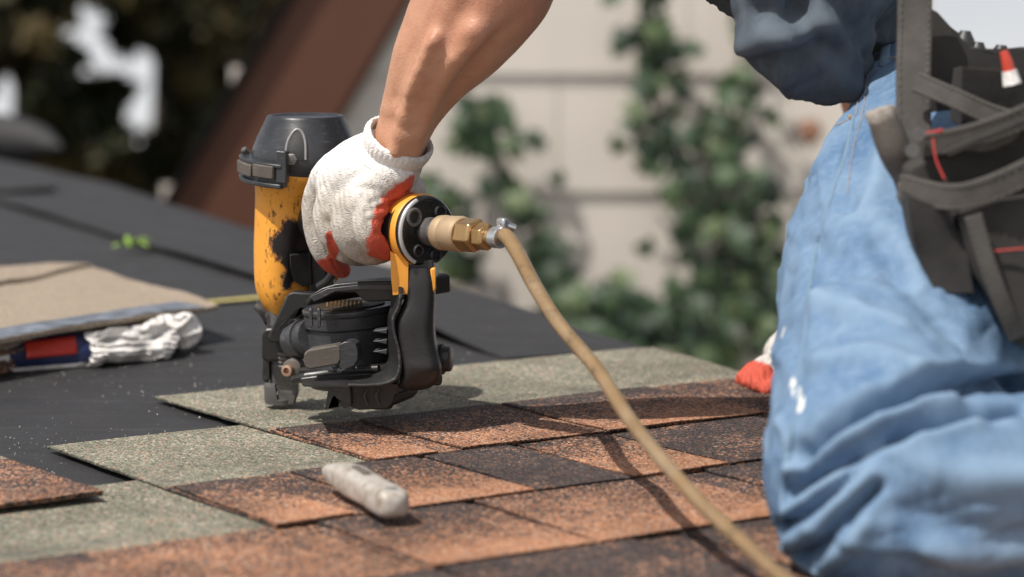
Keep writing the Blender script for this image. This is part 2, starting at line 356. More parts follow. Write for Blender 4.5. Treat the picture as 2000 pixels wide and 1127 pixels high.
def grid(u0, u1, v0, v1, zf, th, du=.03, dv=.03, ragged=0.0, uvv=None, seed=0, skew=0.0):
    """slab over a rectangle of the roof, its underside at zf(u,v), with uv (v from 0 at its top to 1 at the butt)"""
    nu = max(2, int((u1 - u0) / du)); nv = max(2, int((v1 - v0) / dv)); co = []; uvs = []
    for k in (1, 0):
        for j in range(nv + 1):
            for i in range(nu + 1):
                u = u0 + (u1 - u0) * i / nu; v = v0 + (v1 - v0) * j / nv
                f = j / nv; u += skew * (1 - f) * (1 if i == nu else -1 if i == 0 else 0)
                if ragged:
                    if j == nv: v += nz((u, seed, 1), 40) * ragged + nz((u, seed, 2), 9) * ragged
                    if i in (0, nu): u += nz((v, seed, 7), 40) * ragged
                p = UV(u, v, zf(u, v) + th * k); p.z += nz((u, v, seed), 7) * .0012 * (1 if k else .3)
                p.z += bend(p.x, p.y); co.append(p)
    fs = []; W = nu + 1; N = W * (nv + 1); 
    for j in range(nv):
        for i in range(nu):
            a = j * W + i; fs.append((a, a + W, a + W + 1, a + 1)); a += N; fs.append((a, a + 1, a + W + 1, a + W))
    ntop = len(fs)
    for i in range(nu):
        a = i; fs.append((a, a + 1, a + 1 + N, a + N)); a = nv * W + i; fs.append((a + 1, a, a + N, a + 1 + N))
    for j in range(nv):
        a = j * W; fs.append((a + W, a, a + N, a + W + N)); a = j * W + nu; fs.append((a, a + W, a + W + N, a + N))
    me = bpy.data.meshes.new('g'); me.from_pydata([tuple(c) for c in co], [], fs)
    uvl = me.uv_layers.new(name='UVMap'); a0, a1 = uvv or (v0, v1)
    vv = np.array([(0 if False else (v0 + (v1 - v0) * ((i % N) // W) / nv)) for i in range(2 * N)])
    li = np.empty(len(me.loops), dtype=np.int32); me.loops.foreach_get('vertex_index', li)
    q = np.zeros((len(me.loops), 2), dtype=np.float32); q[:, 1] = (vv[li] - a0) / (a1 - a0); uvl.data.foreach_set('uv', q.ravel())
    return me, vv
E_, HL, OFF, LEN = .1716, .2328, .1824, 1.2
roof = thing('roof', kind='structure', loc=(0, 0, 0)); roof['label'] = 'low roof slope being covered with brown shingles over black felt'
# boards under everything
bm = bmesh.new(); nx, ny = 60, 60
def deck_mesh(z0, du=.08, rng=(-3.2, 3.4, -7.5, 2.2), wav=.0):
    u0, u1, v0, v1 = rng; nu = int((u1 - u0) / du); nv = int((v1 - v0) / du); co = []; fs = []
    for j in range(nv + 1):
        for i in range(nu + 1):
            p = UV(u0 + (u1 - u0) * i / nu, v0 + (v1 - v0) * j / nv, z0); p.z += bend(p.x, p.y); co.append(tuple(p))
    for j in range(nv):
        for i in range(nu): a = j * (nu + 1) + i; fs.append((a, a + nu + 1, a + nu + 2, a + 1))
    me = bpy.data.meshes.new('deck'); me.from_pydata(co, [], fs); return me
WOOD = grain('sheathing_boards', (.28, .18, .1), (.4, .28, .17), 20, .8)
dk = deck_mesh(-.03); obj('roof_deck', dk, WOOD, roof, solid=0)
# felt: lower sheet in courses, each sheet with a lap edge; a hip sheet laid along the hip
def felt_sheet(poly, z, label=None, step=.035, wav=.002, th=.0025, seed=0, curl=0.0):
    """sheet bounded by a quadrilateral given in roof points A,B,C,D"""
    A, B, C, D = [Vector((p[0], p[1], 0)) for p in poly]; nu = int(max((B - A).length, (C - D).length) / step); nv = int(max((D - A).length, (C - B).length) / step); co = []; fs = []
    nu = min(max(nu, 3), 150); nv = min(max(nv, 3), 150)
    for k in (1, 0):
        for j in range(nv + 1):
            for i in range(nu + 1):
                s, t = i / nu, j / nv; p = (A * (1 - s) + B * s) * (1 - t) + (D * (1 - s) + C * s) * t
                e = min(s, 1 - s, t, 1 - t)
                cu_ = curl * math.exp(-t / .02) * min(1, (1 - s) * 25) * (.6 + .8 * abs(nz(p, 3, 5))) if curl else 0
                h = z + cu_ + th * k + nz(p, 4, seed) * wav + nz(p, 11, seed + 4) * wav * .4 + (wav * .8 * max(0, nz(p, 5, seed + 9)) if e < .01 else 0)
                co.append((p.x + nz(p, 6, 2) * .004 * (e <= 0), p.y + nz(p, 6, 8) * .004 * (e <= 0), h + bend(p.x, p.y)))
    W = nu + 1; N = W * (nv + 1)
    for j in range(nv):
        for i in range(nu): a = j * W + i; fs.append((a, a + W, a + W + 1, a + 1)); a += N; fs.append((a, a + 1, a + W + 1, a + W))
    for i in range(nu): a = i; fs.append((a, a + 1, a + 1 + N, a + N)); a = nv * W + i; fs.append((a + 1, a, a + N, a + 1 + N))
    for j in range(nv): a = j * W; fs.append((a + W, a, a + N, a + W + N)); a = j * W + nu; fs.append((a, a + W, a + W + N, a + N))
    me = bpy.data.meshes.new('felt'); me.from_pydata(co, [], fs)
    return obj('underlayment_sheet', me, FELT, roof, smooth=True, angle=50, label=label)
vy = toUV(RZ(460, 592))[1]                                # butt of the upper felt course (the yellow line)
felt_sheet([UV(-3, vy - .12), UV(3, vy - .12), UV(3, 1.9), UV(-3, 1.9)], -.0035, 'lower sheet of black felt under the shingles', .05, .0008)
felt_sheet([UV(-3, vy - 4.5), UV(3, vy - 4.5), UV(3, vy), UV(-3, vy)], -.0008, 'upper sheet of black felt with a yellow line along its edge', .05, .0012, seed=3)
L0, L1, L2 = RZ(-300, 300), RZ(490, 560), RZ(900, 676)
dirv = (L2 - L1).normalized(); nrm = V(-dirv.y, dirv.x, 0)
if nrm.dot(V(0, 1, 0)) < 0: nrm = -nrm
La = RZ(0, 402); Lb = RZ(900, 676); dirv = (Lb - La).normalized(); nrm = V(-dirv.y, dirv.x, 0); nrm = nrm if nrm.y > 0 else -nrm
felt_sheet([La - dirv * 3, Lb + dirv * .10, Lb + dirv * .10 + nrm * 1.6, La - dirv * 3 + nrm * 1.6], -.0018, 'strip of black felt folded over the hip', .04, .0018, seed=6, th=.003, curl=.012)
# small lapped scrap far left on the hip sheet
s0 = RZ(-60, 386); s1 = RZ(112, 377); s2 = RZ(60, 343); s3 = RZ(-160, 330)
felt_sheet([s0, s1, s2, s3], .006, 'small overlapping scrap of felt near the far left edge', .04, .003, seed=8)
YEL = grain('yellow_print', (.42, .36, .1), (.6, .52, .2), 60, .7)
me, _ = grid(-3, toUV(RZ(506, 583))[0] + .3, vy - .018, vy - .003, lambda u, v: .0022, .0012, .05, .01)
obj('edge_line', me, YEL, roof, label='thin yellow line printed along the felt edge')

def roofz(w): return .0025 + .0060 * (1 - w / (E_ + HL))
ALLSH = []
def shingle(v_butt, u0, u1, tabs, seed, top=None, lift=0.0):
    """one laminated shingle: backing strip with green headlap, laminated tabs over its exposed half"""
    v0 = v_butt - E_ - HL if top is None else top
    zf = lambda u, v: roofz(v_butt - v) + lift + max(0, nz((u, seed, 0), 5)) * .002 * (1 if v > v_butt - .04 else 0)
    me, vv = grid(u0 + .0012, u1 - .0012, v0, v_butt - .001, zf, .0023, .024, .02, .0022, (v_butt - E_, v_butt), seed)
    gr = np.clip(((v_butt - E_ - .010) - vv) / .02 + .5, 0, 1); attr(me, 'green', gr)
    N = len(vv) // 2; attr(me, 'edge', np.r_[np.zeros(N), np.ones(N)])
    attr(me, 'seal', np.exp(-((vv - (v_butt - E_ - .038)) / .013) ** 2))
    s = obj('shingle', me, SH, roof, angle=40); s['blend'] = .45 + .25 * math.sin(seed * 3.1); s['fade'] = .25; LOC[s] = V(0, 0, 0)
    for i, (a, b, bl, fd) in enumerate(tabs):
        if b <= u0 + .01 or a >= u1 - .01: continue
        a = max(a, u0 + .0015); b = min(b, u1 - .0015)
        m2, v2 = grid(a, b, v_butt - E_ - .004, v_butt, lambda u, v: zf(u, v) + .0024, .0018, .022, .02, .0022, (v_butt - E_, v_butt), seed + i * .37, skew=-.004)
        attr(m2, 'green', np.zeros(len(v2))); n = len(v2) // 2; attr(m2, 'edge', np.r_[np.zeros(n), np.ones(n)])
        t = obj('tab', m2, SH, s, angle=40); t['blend'] = bl; t['fade'] = fd
    ALLSH.append(s); return s
def upx(px, py): return toUV(RZ(px, py, .016))[0]
def auto_tabs(u0, u1, rnd):
    out = []; u = u0
    while u < u1:
        wd = rnd.uniform(.12, .24); k = rnd.random(); bl, fd = (.05, .1) if k < .25 else (.42, 1.1) if k < .7 else (.75, .5); 
        if rnd.random() < .62: out.append((u, u + wd, bl, fd))
        u += wd
    return out
rnd = random.Random(5)
rows = {}
# row 1 (the one being nailed)
u1200 = upx(1200, 838)
rows[0] = dict(start=0.0, joints=[0.0, u1200, u1200 + 1.2, u1200 + 2.4], tabs=[(0, upx(870, 878), .5, 1.25), (upx(905, 868), u1200, .42, .7), (u1200 + .004, upx(1500, 797), .42, 1.2), (upx(1500, 797) + .1, upx(1500, 797) + .35, .1, .3)])
a = upx(700, 997)
rows[1] = dict(start=-OFF, joints=[-OFF, upx(1055, 950) - 0.0, upx(1055, 950) + 1.2, upx(1055, 950) + 2.4],
    tabs=[(-OFF, a, .55, 1.2), (upx(790, 985), upx(1052, 950), .45, 1.3), (upx(1055, 950), upx(1240, 922), -.05, .1), (upx(1243, 922), upx(1425, 897), .62, .9), (upx(1428, 897), upx(1428, 897) + .2, 0, .1)])
b = upx(1150, 1042)
rows[2] = dict(start=-2 * OFF - .25, joints=[-2 * OFF - .62, -.16, b, b + 1.2, b + 2.4],
    tabs=[(-2 * OFF - .3, -.33, .5, 1.1), (-.16, upx(840, 1090), .7, .7), (upx(843, 1090), b, .5, 1.2), (b + .003, b + .19, .62, .8), (b + .22, b + .36, .3, 1.), (b + .42, b + .6, .1, .2)])
for k, (key, r) in enumerate(rows.items()):
    js = r['joints']
    for i, (x0, x1) in enumerate(zip(js, js[1:])):
        tb = [t for t in r['tabs']]
        last = max(t[1] for t in tb); tb += auto_tabs(last + .05, js[-1], rnd)
        shingle(key * E_, x0, x1, tb, key * 7 + i * 2.3 + 1)
for k in range(3, 7):
    x = -1.9 - .15 * k; i = 0
    while x < 1.6:
        shingle(k * E_, x, x + 1.2, auto_tabs(x, x + 1.2, rnd), k * 7 + i * 1.9 + 1); x += 1.2; i += 1
# brown shingle lying at the left edge, overlapping the green headlap
cu, cv = toUV(RZ(206, 944, .02))
sl = shingle(cv, cu - 1.2, cu, [(cu - .5, cu - .0, .32, .1)], 55.5, lift=.001)
sl['blend'] = .35; sl['label'] = 'brown shingle at the left edge of the photo overlapping a green strip'

# loose granules scattered on the felt
bm = bmesh.new()
for i in range(1500):
    px = random.uniform(-20, 1000); py = random.uniform(560, 940); z = -.0005
    p = RZ(px, py, z); u, v = toUV(p)
    if v > -.02 and u > -.5 or (u > 0 and v > -.41) or (u > -.19 and v > -.24): continue
    if nz((p.x, p.y, 0), 7, 1) < random.uniform(-.35, .45): continue
    s = random.uniform(.0003, .0009) * (.6 + .6 * max(0, nz((p.x, p.y, 0), 9, 3) + .5)); M3 = Matrix.Translation(p + V(0, 0, s * .6 + .001)) @ Matrix.Rotation(random.random() * 6, 4, 'Z')
    bmesh.ops.create_cone(bm, segments=4, radius1=s, radius2=s * .3, depth=s * 1.2, cap_ends=True, matrix=M3)
obj('loose_granules', bm, grain('pale_granules', (.3, .28, .25), (.62, .58, .5), 900, .8), smooth=False)
props(bpy.data.objects['loose_granules'], 'pale mineral granules scattered over the black felt', 'granules', kind='stuff')

# ------------------------------------------------------------------ far felt roll beyond the hip
P_ = [PY(-420, 262, 6.6), PY(-60, 268, 6.5), PY(60, 276, 6.4), PY(118, 288, 6.3)]
bm = tube([(*P_[0], .07), (*P_[1], .062), (*P_[2], .045), (*P_[3], .006)], 20, round_ends=True, flat=1.0)
rollo = obj('felt_roll', bm, FELT, loc=tuple(P_[1])); props(rollo, 'rolled end of black roofing felt lying beyond the roof edge at far left', 'roofing felt')
bm = tube([(*(p - V(0, 0, .2)), .12) for p in P_[:3]], 12)
rd = obj('far_ridge', bm, FELT, smooth=True); props(rd, 'dark felted ridge behind the roof edge at the far left', kind='structure')

# ------------------------------------------------------------------ shingle bundle
BZ = .035
def BP(px, py, z=BZ): return RZ(px, py, z)
bl = thing('shingle_bundle', 'torn open bundle of shingles with navy, red and white wrapper on the black felt', 'shingles', tuple(RZ(100, 715, 0)))
c_r = BP(428, 602); back = BP(172, 525); near_dir = (BP(0, 672) - c_r).normalized()
side_dir = (back - c_r).normalized()
TAN = M('sanded_tan_back', .9, 0, .2); f = TAN.noise(26, 5, .65); g2 = TAN.noise(400, 3)
TAN.color(TAN.mix(TAN.ramp(g2, [(.35, 0), (.6, .75)]), TAN.mix(f, (.34, .28, .21), (.5, .42, .33)), (.16, .125, .1))); TAN.bump(g2, .9, .002); TAN = TAN.m
TAPE = M('bluish_adhesive_strip', .3, 0, .6); tf = TAPE.noise(40, 5, .7, TAPE.mapv((1, 4, 1), (0, 0, R(20))))
TAPE.color(TAPE.ramp(tf, [(.38, (.03, .035, .045)), (.55, (.14, .165, .21)), (.68, (.5, .54, .6))])); TAPE.bump(tf, .5, .001); TAPE = TAPE.m
WHT = M('crumpled_white_film', .45, 0, .5); wf = WHT.noise(50, 5, .7); WHT.color(WHT.mix(WHT.ramp(WHT.noise(110, 4, .7, WHT.mapv((3, 3, .6))), [(.55, 0), (.7, .6)]), WHT.ramp(wf, [(.3, (.5, .48, .45)), (.6, (.82, .8, .78))]), (.3, .27, .24))); WHT.bump(WHT.noise(60, 4, .6, None, 1.5), .7, .004); WHT = WHT.m
NAVY = grain('navy_print', (.012, .018, .06), (.02, .03, .09), 60, .35, 0, .3); REDP = grain('red_print', (.45, .03, .02), (.55, .05, .03), 60, .4, 0, .3)
def flex_sheet(A, B, C, D, th, nu, nv, fz, name, mat, parent, label=None):
    co = []; fs = []
    for k in (1, 0):
        for j in range(nv + 1):
            for i in range(nu + 1):
                s, t = i / nu, j / nv; p = (A * (1 - s) + B * s) * (1 - t) + (D * (1 - s) + C * s) * t; p = Vector(p); p.z += th * k + fz(s, t, p); co.append(tuple(p))
    W = nu + 1; N = W * (nv + 1)
    for j in range(nv):
        for i in range(nu): a = j * W + i; fs.append((a, a + W, a + W + 1, a + 1)); a += N; fs.append((a, a + 1, a + W + 1, a + W))
    for i in range(nu): a = i; fs.append((a, a + 1, a + 1 + N, a + N)); a = nv * W + i; fs.append((a + 1, a, a + N, a + 1 + N))
    for j in range(nv): a = j * W; fs.append((a + W, a, a + N, a + W + N)); a = j * W + nu; fs.append((a, a + W, a + W + N, a + N))
    me = bpy.data.meshes.new(name); me.from_pydata(co, [], fs); return obj(name, me, mat, parent, angle=50, label=label)
A = c_r + near_dir * 1.3; Bq = c_r; Cq = c_r + side_dir * (back - c_r).length; Dq = Cq + near_dir * 1.3
Ln = (back - c_r).length
strip = side_dir * .055
wavef = lambda s, t, p: nz(p, 9, 2) * .003 + (nz(p, 25, 5) * .002)
t1 = flex_sheet(A, Bq, Cq, Dq, .0045, 60, 16, wavef, 'shingle', TAN, bl, 'topmost shingle of the bundle lying face down with tan back')
flex_sheet(A + V(0, 0, .0049) + side_dir * .003, Bq + V(0, 0, .0049) - (-near_dir) * .02 + side_dir * .003 + near_dir * 0, Bq + near_dir * .035 + strip + V(0, 0, .0049), A + strip + V(0, 0, .0049), .0006, 70, 4, lambda s, t, p: nz(p, 9, 2) * .003 + (nz(p, 25, 5) * .002), 'adhesive_strip', TAPE, t1)
# second shingle butting behind, joint line
j0, j1 = BP(0, 566), BP(177, 529)
for q in range(1, 8):
    off = -.0048 * q - .0006; jt = random.uniform(-.006, .004)
    flex_sheet(A + V(0, 0, off) + near_dir * 0 + side_dir * (.022 + jt), Bq + V(0, 0, off) + near_dir * (.02 + random.uniform(0, .012)) + side_dir * (.024 + jt), Cq + near_dir * .02 + V(0, 0, off), Dq + V(0, 0, off), .0042, 30, 4, lambda s, t, p: nz(p, 9, 2) * .002, 'shingle', SH if q > 2 else TAN, bl)
for oo in [o for o in bl.children if o.name.startswith('shingle')]: oo['blend'] = .2; oo['fade'] = 0.
jd = (j1 - j0).normalized(); jn = V(-jd.y, jd.x, 0); jn = jn if jn.y > 0 else -jn
J0 = j1 - jd * 1.3
flex_sheet(J0 + V(0, 0, .0052), j1 + V(0, 0, .0052), j1 + jn * .28 - jd * .24 + V(0, 0, .0052), J0 + jn * .28 + V(0, 0, .0052), .004, 40, 8, wavef, 'shingle', TAN, bl, 'rear tan shingle butted behind the topmost one')
# wrapper along the near side
wr = [(-130, 745), (0, 729), (160, 716), (300, 702), (335, 684), (362, 655), (372, 632)]
top = [(-130, 688), (0, 668), (160, 650), (300, 634), (330, 628), (350, 622), (368, 616)]
def wrap_strip(i0, i1, name, mat, off=0.0, a=0., b=1., bulge=.008, parent=bl, nu=30, nv=10, crump=.004):
    bot = catmull([list(RZ(*p, .0)) for p in wr[i0:i1 + 1]], 8) if i1 - i0 > 1 else [list(RZ(*wr[i0], 0)), list(RZ(*wr[i1], 0))]
    tp = catmull([list(RZ(*p, .031)) for p in top[i0:i1 + 1]], 8) if i1 - i0 > 1 else [list(RZ(*top[i0], .031)), list(RZ(*top[i1], .031))]
    def samp(L, s):
        x = s * (len(L) - 1); i = min(int(x), len(L) - 2); return Vector(L[i]).lerp(Vector(L[i + 1]), x - i)
    co = []; fs = []
    for j in range(nv + 1):
        for i in range(nu + 1):
            s = i / nu; t = a + (b - a) * j / nv; p = samp(bot, s).lerp(samp(tp, s), t)
            o_ = (EV * 1.0) * (bulge * math.sin(math.pi * t) + off + crump * nz(p, 40, 3) + crump * .9 * (1 - 2 * abs(nz((p.x * .5 + p.y * .2, p.y * .5, p.z * 2.5), 70, 9))) ** 2); co.append(tuple(p + o_ + V(0, 0, .001)))
    for j in range(nv):
        for i in range(nu): q = j * (nu + 1) + i; fs.append((q, q + 1, q + nu + 2, q + nu + 1))
    me = bpy.data.meshes.new(name); me.from_pydata(co, [], fs); o = obj(name, me, mat, parent, angle=60)
    sm = o.modifiers.new('s', 'SOLIDIFY'); sm.thickness = .0006; return o
wrp = wrap_strip(0, 3, 'wrapper', NAVY, 0, nu=40, crump=.0015)
wrp['label'] = 'navy printed part of the wrapper'
def sub_strip(px0, px1, t0, t1, mat, name, off=.0014):
    co = []; fs = []; nu, nv = 14, 6
    for j in range(nv + 1):
        for i in range(nu + 1):
            x = px0 + (px1 - px0) * i / nu; yb = np.interp(x, [w_[0] for w_ in wr], [w_[1] for w_ in wr]); yt = np.interp(x, [w_[0] for w_ in top], [w_[1] for w_ in top]); t = t0 + (t1 - t0) * j / nv
            p = RZ(x, yb, 0).lerp(RZ(x, yt, .031), t); co.append(tuple(p + EV * (.008 * math.sin(math.pi * t) + off + .0015 * nz(p, 45, 3)) + V(0, 0, .001)))
    for j in range(nv):
        for i in range(nu): q = j * (nu + 1) + i; fs.append((q, q + 1, q + nu + 2, q + nu + 1))
    me = bpy.data.meshes.new(name); me.from_pydata(co, [], fs); o = obj(name, me, mat, wrp, angle=60); sm = o.modifiers.new('s', 'SOLIDIFY'); sm.thickness = .0004
sub_strip(44, 144, .40, .93, REDP, 'red_panel'); sub_strip(-60, 12, .35, .8, WHT, 'white_panel'); sub_strip(-120, 165, -.03, .10, WHT, 'white_border')
wf2 = wrap_strip(2, 6, 'torn_film', WHT, .002, nu=70, nv=22, crump=.010, bulge=.016); wf2['label'] = 'crumpled torn white end of the wrapper'
# crumpled lip of film curling up at the corner, and torn shreds
lip = [(*RZ(262, 650, .028), .004), (*RZ(300, 640, .03), .007), (*RZ(335, 634, .03), .010), (*RZ(360, 640, .026), .013), (*RZ(352, 662, .014), .012)]
bm = tube(lip, 40, None, 24, True)
for v in bm.verts: v.co += V(nz(v.co, 50, 1), nz(v.co, 50, 5), nz(v.co, 50, 9)) * .008 + V(0, -1, .4) * (.007 * (1 - 2 * abs(nz(v.co, 70, 5))) ** 2 - .004)
obj('film_lip', bm, WHT, bl)
for px, py, r_ in ((185, 653, 25), (215, 648, 35), (200, 660, 20), (283, 655, 22), (245, 648, 18)):
    p = RZ(px, py, .03) + EV * .012; bm = bmesh.new()
    pts = [p + EU * (.0006 * r_ * c) + V(0, 0, .0005 * r_ * s_) * .7 + EV * random.uniform(-.004, .004) for c, s_ in ((-1, -.1), (-.3, .5), (.6, .45), (1.1, .1), (.4, -.5), (-.4, -.3))]
    prism(pts, EV * .001, bm); obj('torn_shred', bm, WHT, bl, smooth=False)

# ------------------------------------------------------------------ leaf sprig on the felt
LEAFG = M('fresh_green_leaf', .5); LEAFG.color(LEAFG.mix(LEAFG.noise(60, 3), (.16, .3, .03), (.28, .45, .06))); LEAFG = LEAFG.m
def leaf_blade(c, d, up, L, W, bm, cup=.25):
    d = Vector(d).normalized(); s = d.cross(Vector(up)).normalized(); n = s.cross(d); prev = None
    for i in range(7):
        t = i / 6; w_ = W * math.sin(math.pi * (t * .93 + .04)) ** .8; m_ = Vector(c) + d * (L * t) + n * (L * .25 * math.sin(t * 2.6)); r_ = [bm.verts.new(m_ - s * w_ + n * w_ * cup), bm.verts.new(m_), bm.verts.new(m_ + s * w_ + n * w_ * cup)]
        if prev:
            for k in (0, 1): bm.faces.new((prev[k], prev[k + 1], r_[k + 1], r_[k]))
        prev = r_
sp = thing('leaf_sprig', 'small bright green leaf sprig lying on the black felt', 'leaves', tuple(RZ(255, 488, .003)))
sb = RZ(252, 484, .008)
for (dx, dy, dz, L_, W_) in ((-.5, -.4, -.02, .034, .006), (.8, -.3, .18, .045, .005), (1, .3, .25, .04, .004), (.9, -1, -.05, .06, .006), (-.2, .6, .35, .03, .005)):
    bm = bmesh.new(); leaf_blade(sb, (dx, dy, dz), (0, 0, 1), L_ * .75, W_ * .8, bm); o = obj('leaf', bm, LEAFG, sp); sm = o.modifiers.new('s', 'SOLIDIFY'); sm.thickness = .0005
# ------------------------------------------------------------------ the nail gun
GY = 2.5
def G(px, py, dep=0.0): return PY(px, py, GY + dep)
def K(dep=0.0): return (GY + dep) / FPX          # metres per photo pixel at that depth
RR = V(.64, -.77, 0).normalized(); SS = V(.77, .64, 0).normalized(); UP = V(0, 0, 1)   # rearward along the handle, away side, up
gun = thing('nail_gun', 'orange and black pneumatic nail gun with tar stains held nose down on the roof', 'nail gun', tuple(G(548, 812)))
# main body: loft of round sections
k = K()
secs = [(332, 592, 92), (345, 589, 91), (362, 578, 80), (385, 567, 69), (405, 563, 65), (440, 561, 63), (500, 556, 58), (545, 552, 53), (570, 553, 50), (592, 553, 41), (610, 550, 27), (620, 546, 17), (625, 545, 8)]
bm = bmesh.new(); rings = []; SEG = 56
cs = catmull([list(a) for a in secs], 5)
for y_, c_, r_ in cs:
    o0 = G(c_, y_); rr = max(r_, 1) * k
    rings.append([bm.verts.new(o0 + V(math.cos(q), math.sin(q), 0) * rr * (1 if y_ < 400 else 1 + .05 * min(1, (y_ - 400) / 80) * math.cos(4 * (q + .1)))) for q in [2 * math.pi * i / SEG for i in range(SEG)]])
for A_, B_ in zip(rings, rings[1:]):
    for i in range(SEG): bm.faces.new((A_[i], A_[(i + 1) % SEG], B_[(i + 1) % SEG], B_[i]))
bm.faces.new(rings[0]); bm.faces.new(rings[-1][::-1])
body = obj('body', bm, ORANGE, gun, angle=60)
L = np.array(LOC[gun]); co = cooarr(body.data) + L
def near(P, r, co): 
    return np.clip(1 - dist_poly(co, P) / r, 0, 1)
P0 = lambda px, py, r=.9: np.array(G(px, py, -.024 * r))
tar = np.maximum.reduce([near([P0(560, 380), P0(560, 560)], .05, co) * .42, near([P0(572, 392), P0(575, 415)], .016, co) * .8, near([P0(578, 420), P0(562, 445)], .014, co) * .8, near([P0(568, 445), P0(550, 480), P0(572, 505), P0(595, 470)], .023, co) * 1.05, near([P0(580, 505), P0(560, 555)], .02, co) * .75, near([P0(510, 360), P0(518, 372)], .006, co) * .7, near([P0(585, 350), P0(583, 372)], .006, co) * .7, near([P0(530, 560), P0(545, 600)], .01, co) * .6, near([P0(590, 500), P0(575, 545), P0(600, 550)], .02, co) * .66, near([P0(560, 545), P0(580, 565)], .012, co) * .62, near([P0(590, 440), P0(600, 460)], .016, co) * .9])
attr(body.data, 'tar', tar)
# steel backing panel beside the grip
pn = [G(566, 497, -.032), G(604, 494, -.022), G(607, 556, -.022), G(592, 561, -.026), G(572, 548, -.031), G(566, 520, -.032)]
bm = prism(pn, V(.002, .012, 0)); obj('side_plate', bm, SHELL, gun, bevel=.0008)
# rim between cap and body + cap
prof = [(338, 595, 92), (330, 597, 98), (322, 598, 104), (312, 598, 107), (300, 598, 107), (285, 598, 103), (268, 598, 96), (250, 598, 87), (238, 598, 81), (230, 598, 77), (226, 598, 75.5), (224.8, 598, 73), (225.5, 598, 69), (229, 598, 66), (229.5, 598, 20)]
pts = [((G(c_, y_).z - G(598, 338).z), r_ * k) for y_, c_, r_ in prof]
bm = lathe(pts, G(598, 338), UP, 72)
for v in bm.verts:           # two shallow flats left and right of the front vent
    d = v.co - G(598, 338); ang = math.atan2(d.x, -d.y); v.co += V(0, 0, 0)
    s_ = max(0, math.cos(3 * (ang + .55))) ** 4; rad = V(d.x, d.y, 0); v.co -= rad * (.035 * s_ * max(0, math.sin(math.pi * min(1, max(0, d.z / .05)))))
cap = obj('cylinder_cap', bm, CAPM, gun, angle=50)
ctree = BVHTree.FromPolygons([v.co + LOC[gun] for v in cap.data.vertices], [p.vertices[:] for p in cap.data.polygons])
def onCyl(px, py, lift=0.0, c=598, r=107):
    """point on the cap's side at that height"""
    ys = [p[0] for p in prof][::-1]; rs = [p[2] for p in prof][::-1]; r = np.interp(py, ys[3:], rs[3:]); q = max(-.98, min(.98, (px - c) / r)); x = q * r * k; yy = -math.sqrt(max(1 - q * q, 0)) * r * k
    n_ = V(x, yy, 0).normalized(); b_ = G(c, py); return V(b_.x + x, b_.y + yy, b_.z) + n_ * lift
# arched vent on the cap, recess shade painted as a dark fill, worn rim
arch = [(561, 314), (560, 296), (563, 278), (571, 262), (580, 254), (589, 258), (595, 272), (597, 290), (597, 312)]
a3 = [hit(ctree, x, y, .0013) for x, y in arch]
bm = bmesh.new(); L3 = [[bm.verts.new(hit(ctree, 579 + (x - 579) * s_, 292 + (y - 292) * s_, .0014)) for x, y in arch] for s_ in (.25, .5, .75, 1)]
bm.faces.new(L3[0])
for A_, B_ in zip(L3, L3[1:]):
    for i in range(len(arch)): bm.faces.new((A_[i], A_[(i + 1) % len(arch)], B_[(i + 1) % len(arch)], B_[i]))
vent = obj('vent', bm, grain('vent_recess_shade', (.006, .006, .007), (.016, .016, .017), 80, .6), cap)
bm = tube([(*p, .0011) for p in a3], 8, n=5); obj('vent_rim', bm, grain('worn_rim', (.14, .14, .145), (.32, .32, .32), 150, .35), cap)
bm = lathe([(0, .0055), (.004, .0055), (.005, .004), (.0052, .001)], onCyl(577, 302, -.001), V(-.15, -1, .05), 6); obj('screw', bm, STEEL, cap)
# curved deflector bracket with two rubber pads
def band(px0, px1, y0, y1, l0, l1, mat, name, par, n=18, c=598, bev=.001):
    bm = bmesh.new(); R_ = 109 * k; cen = G(c, (y0 + y1) / 2)
    zt = G(c, y0).z; zb = G(c, y1).z; q0 = math.asin(max(-1, (px0 - c) / 128)); q1 = math.asin(max(-1, min(1, (px1 - c) / 128))); secs = []
    for i in range(n + 1):
        q = q0 + (q1 - q0) * i / n; d = V(math.sin(q), -math.cos(q), 0); sl_ = (q - q0) * .004
        secs.append([bm.verts.new(V(cen.x, cen.y, z_) + d * (R_ + l_)) for z_, l_ in ((zt - sl_, l0), (zt - sl_, l1), (zb - sl_, l1), (zb - sl_, l0))])
    for A_, B_ in zip(secs, secs[1:]):
        for i in range(4): bm.faces.new((A_[i], A_[(i + 1) % 4], B_[(i + 1) % 4], B_[i]))
    bm.faces.new(secs[0]); bm.faces.new(secs[-1][::-1]); return obj(name, bm, mat, par, bevel=bev)
br = band(471, 566, 305, 345, .001, .0065, CAPM, 'deflector_bracket', gun)
band(470, 560, 300, 308, -.002, .010, CAPM, 'bracket_lip', br); band(470, 558, 338, 347, -.002, .010, CAPM, 'bracket_lip', br); band(548, 568, 284, 346, -.001, .009, CAPM, 'bracket_end', br, 6)
band(472, 502, 309, 333, .004, .012, RUBBER, 'rubber_pad', br, 8); band(506, 545, 311, 336, .004, .012, RUBBER, 'rubber_pad', br, 8)
p = G(484, 300, .0); bm = lathe([(0, .003), (.006, .003), (.007, .002)], p, V(-.5, -.4, .6), 12); obj('screw', bm, STEEL, br)
bm = box(G(592, 350, 0), (.001, .001, .001)); bm.free()
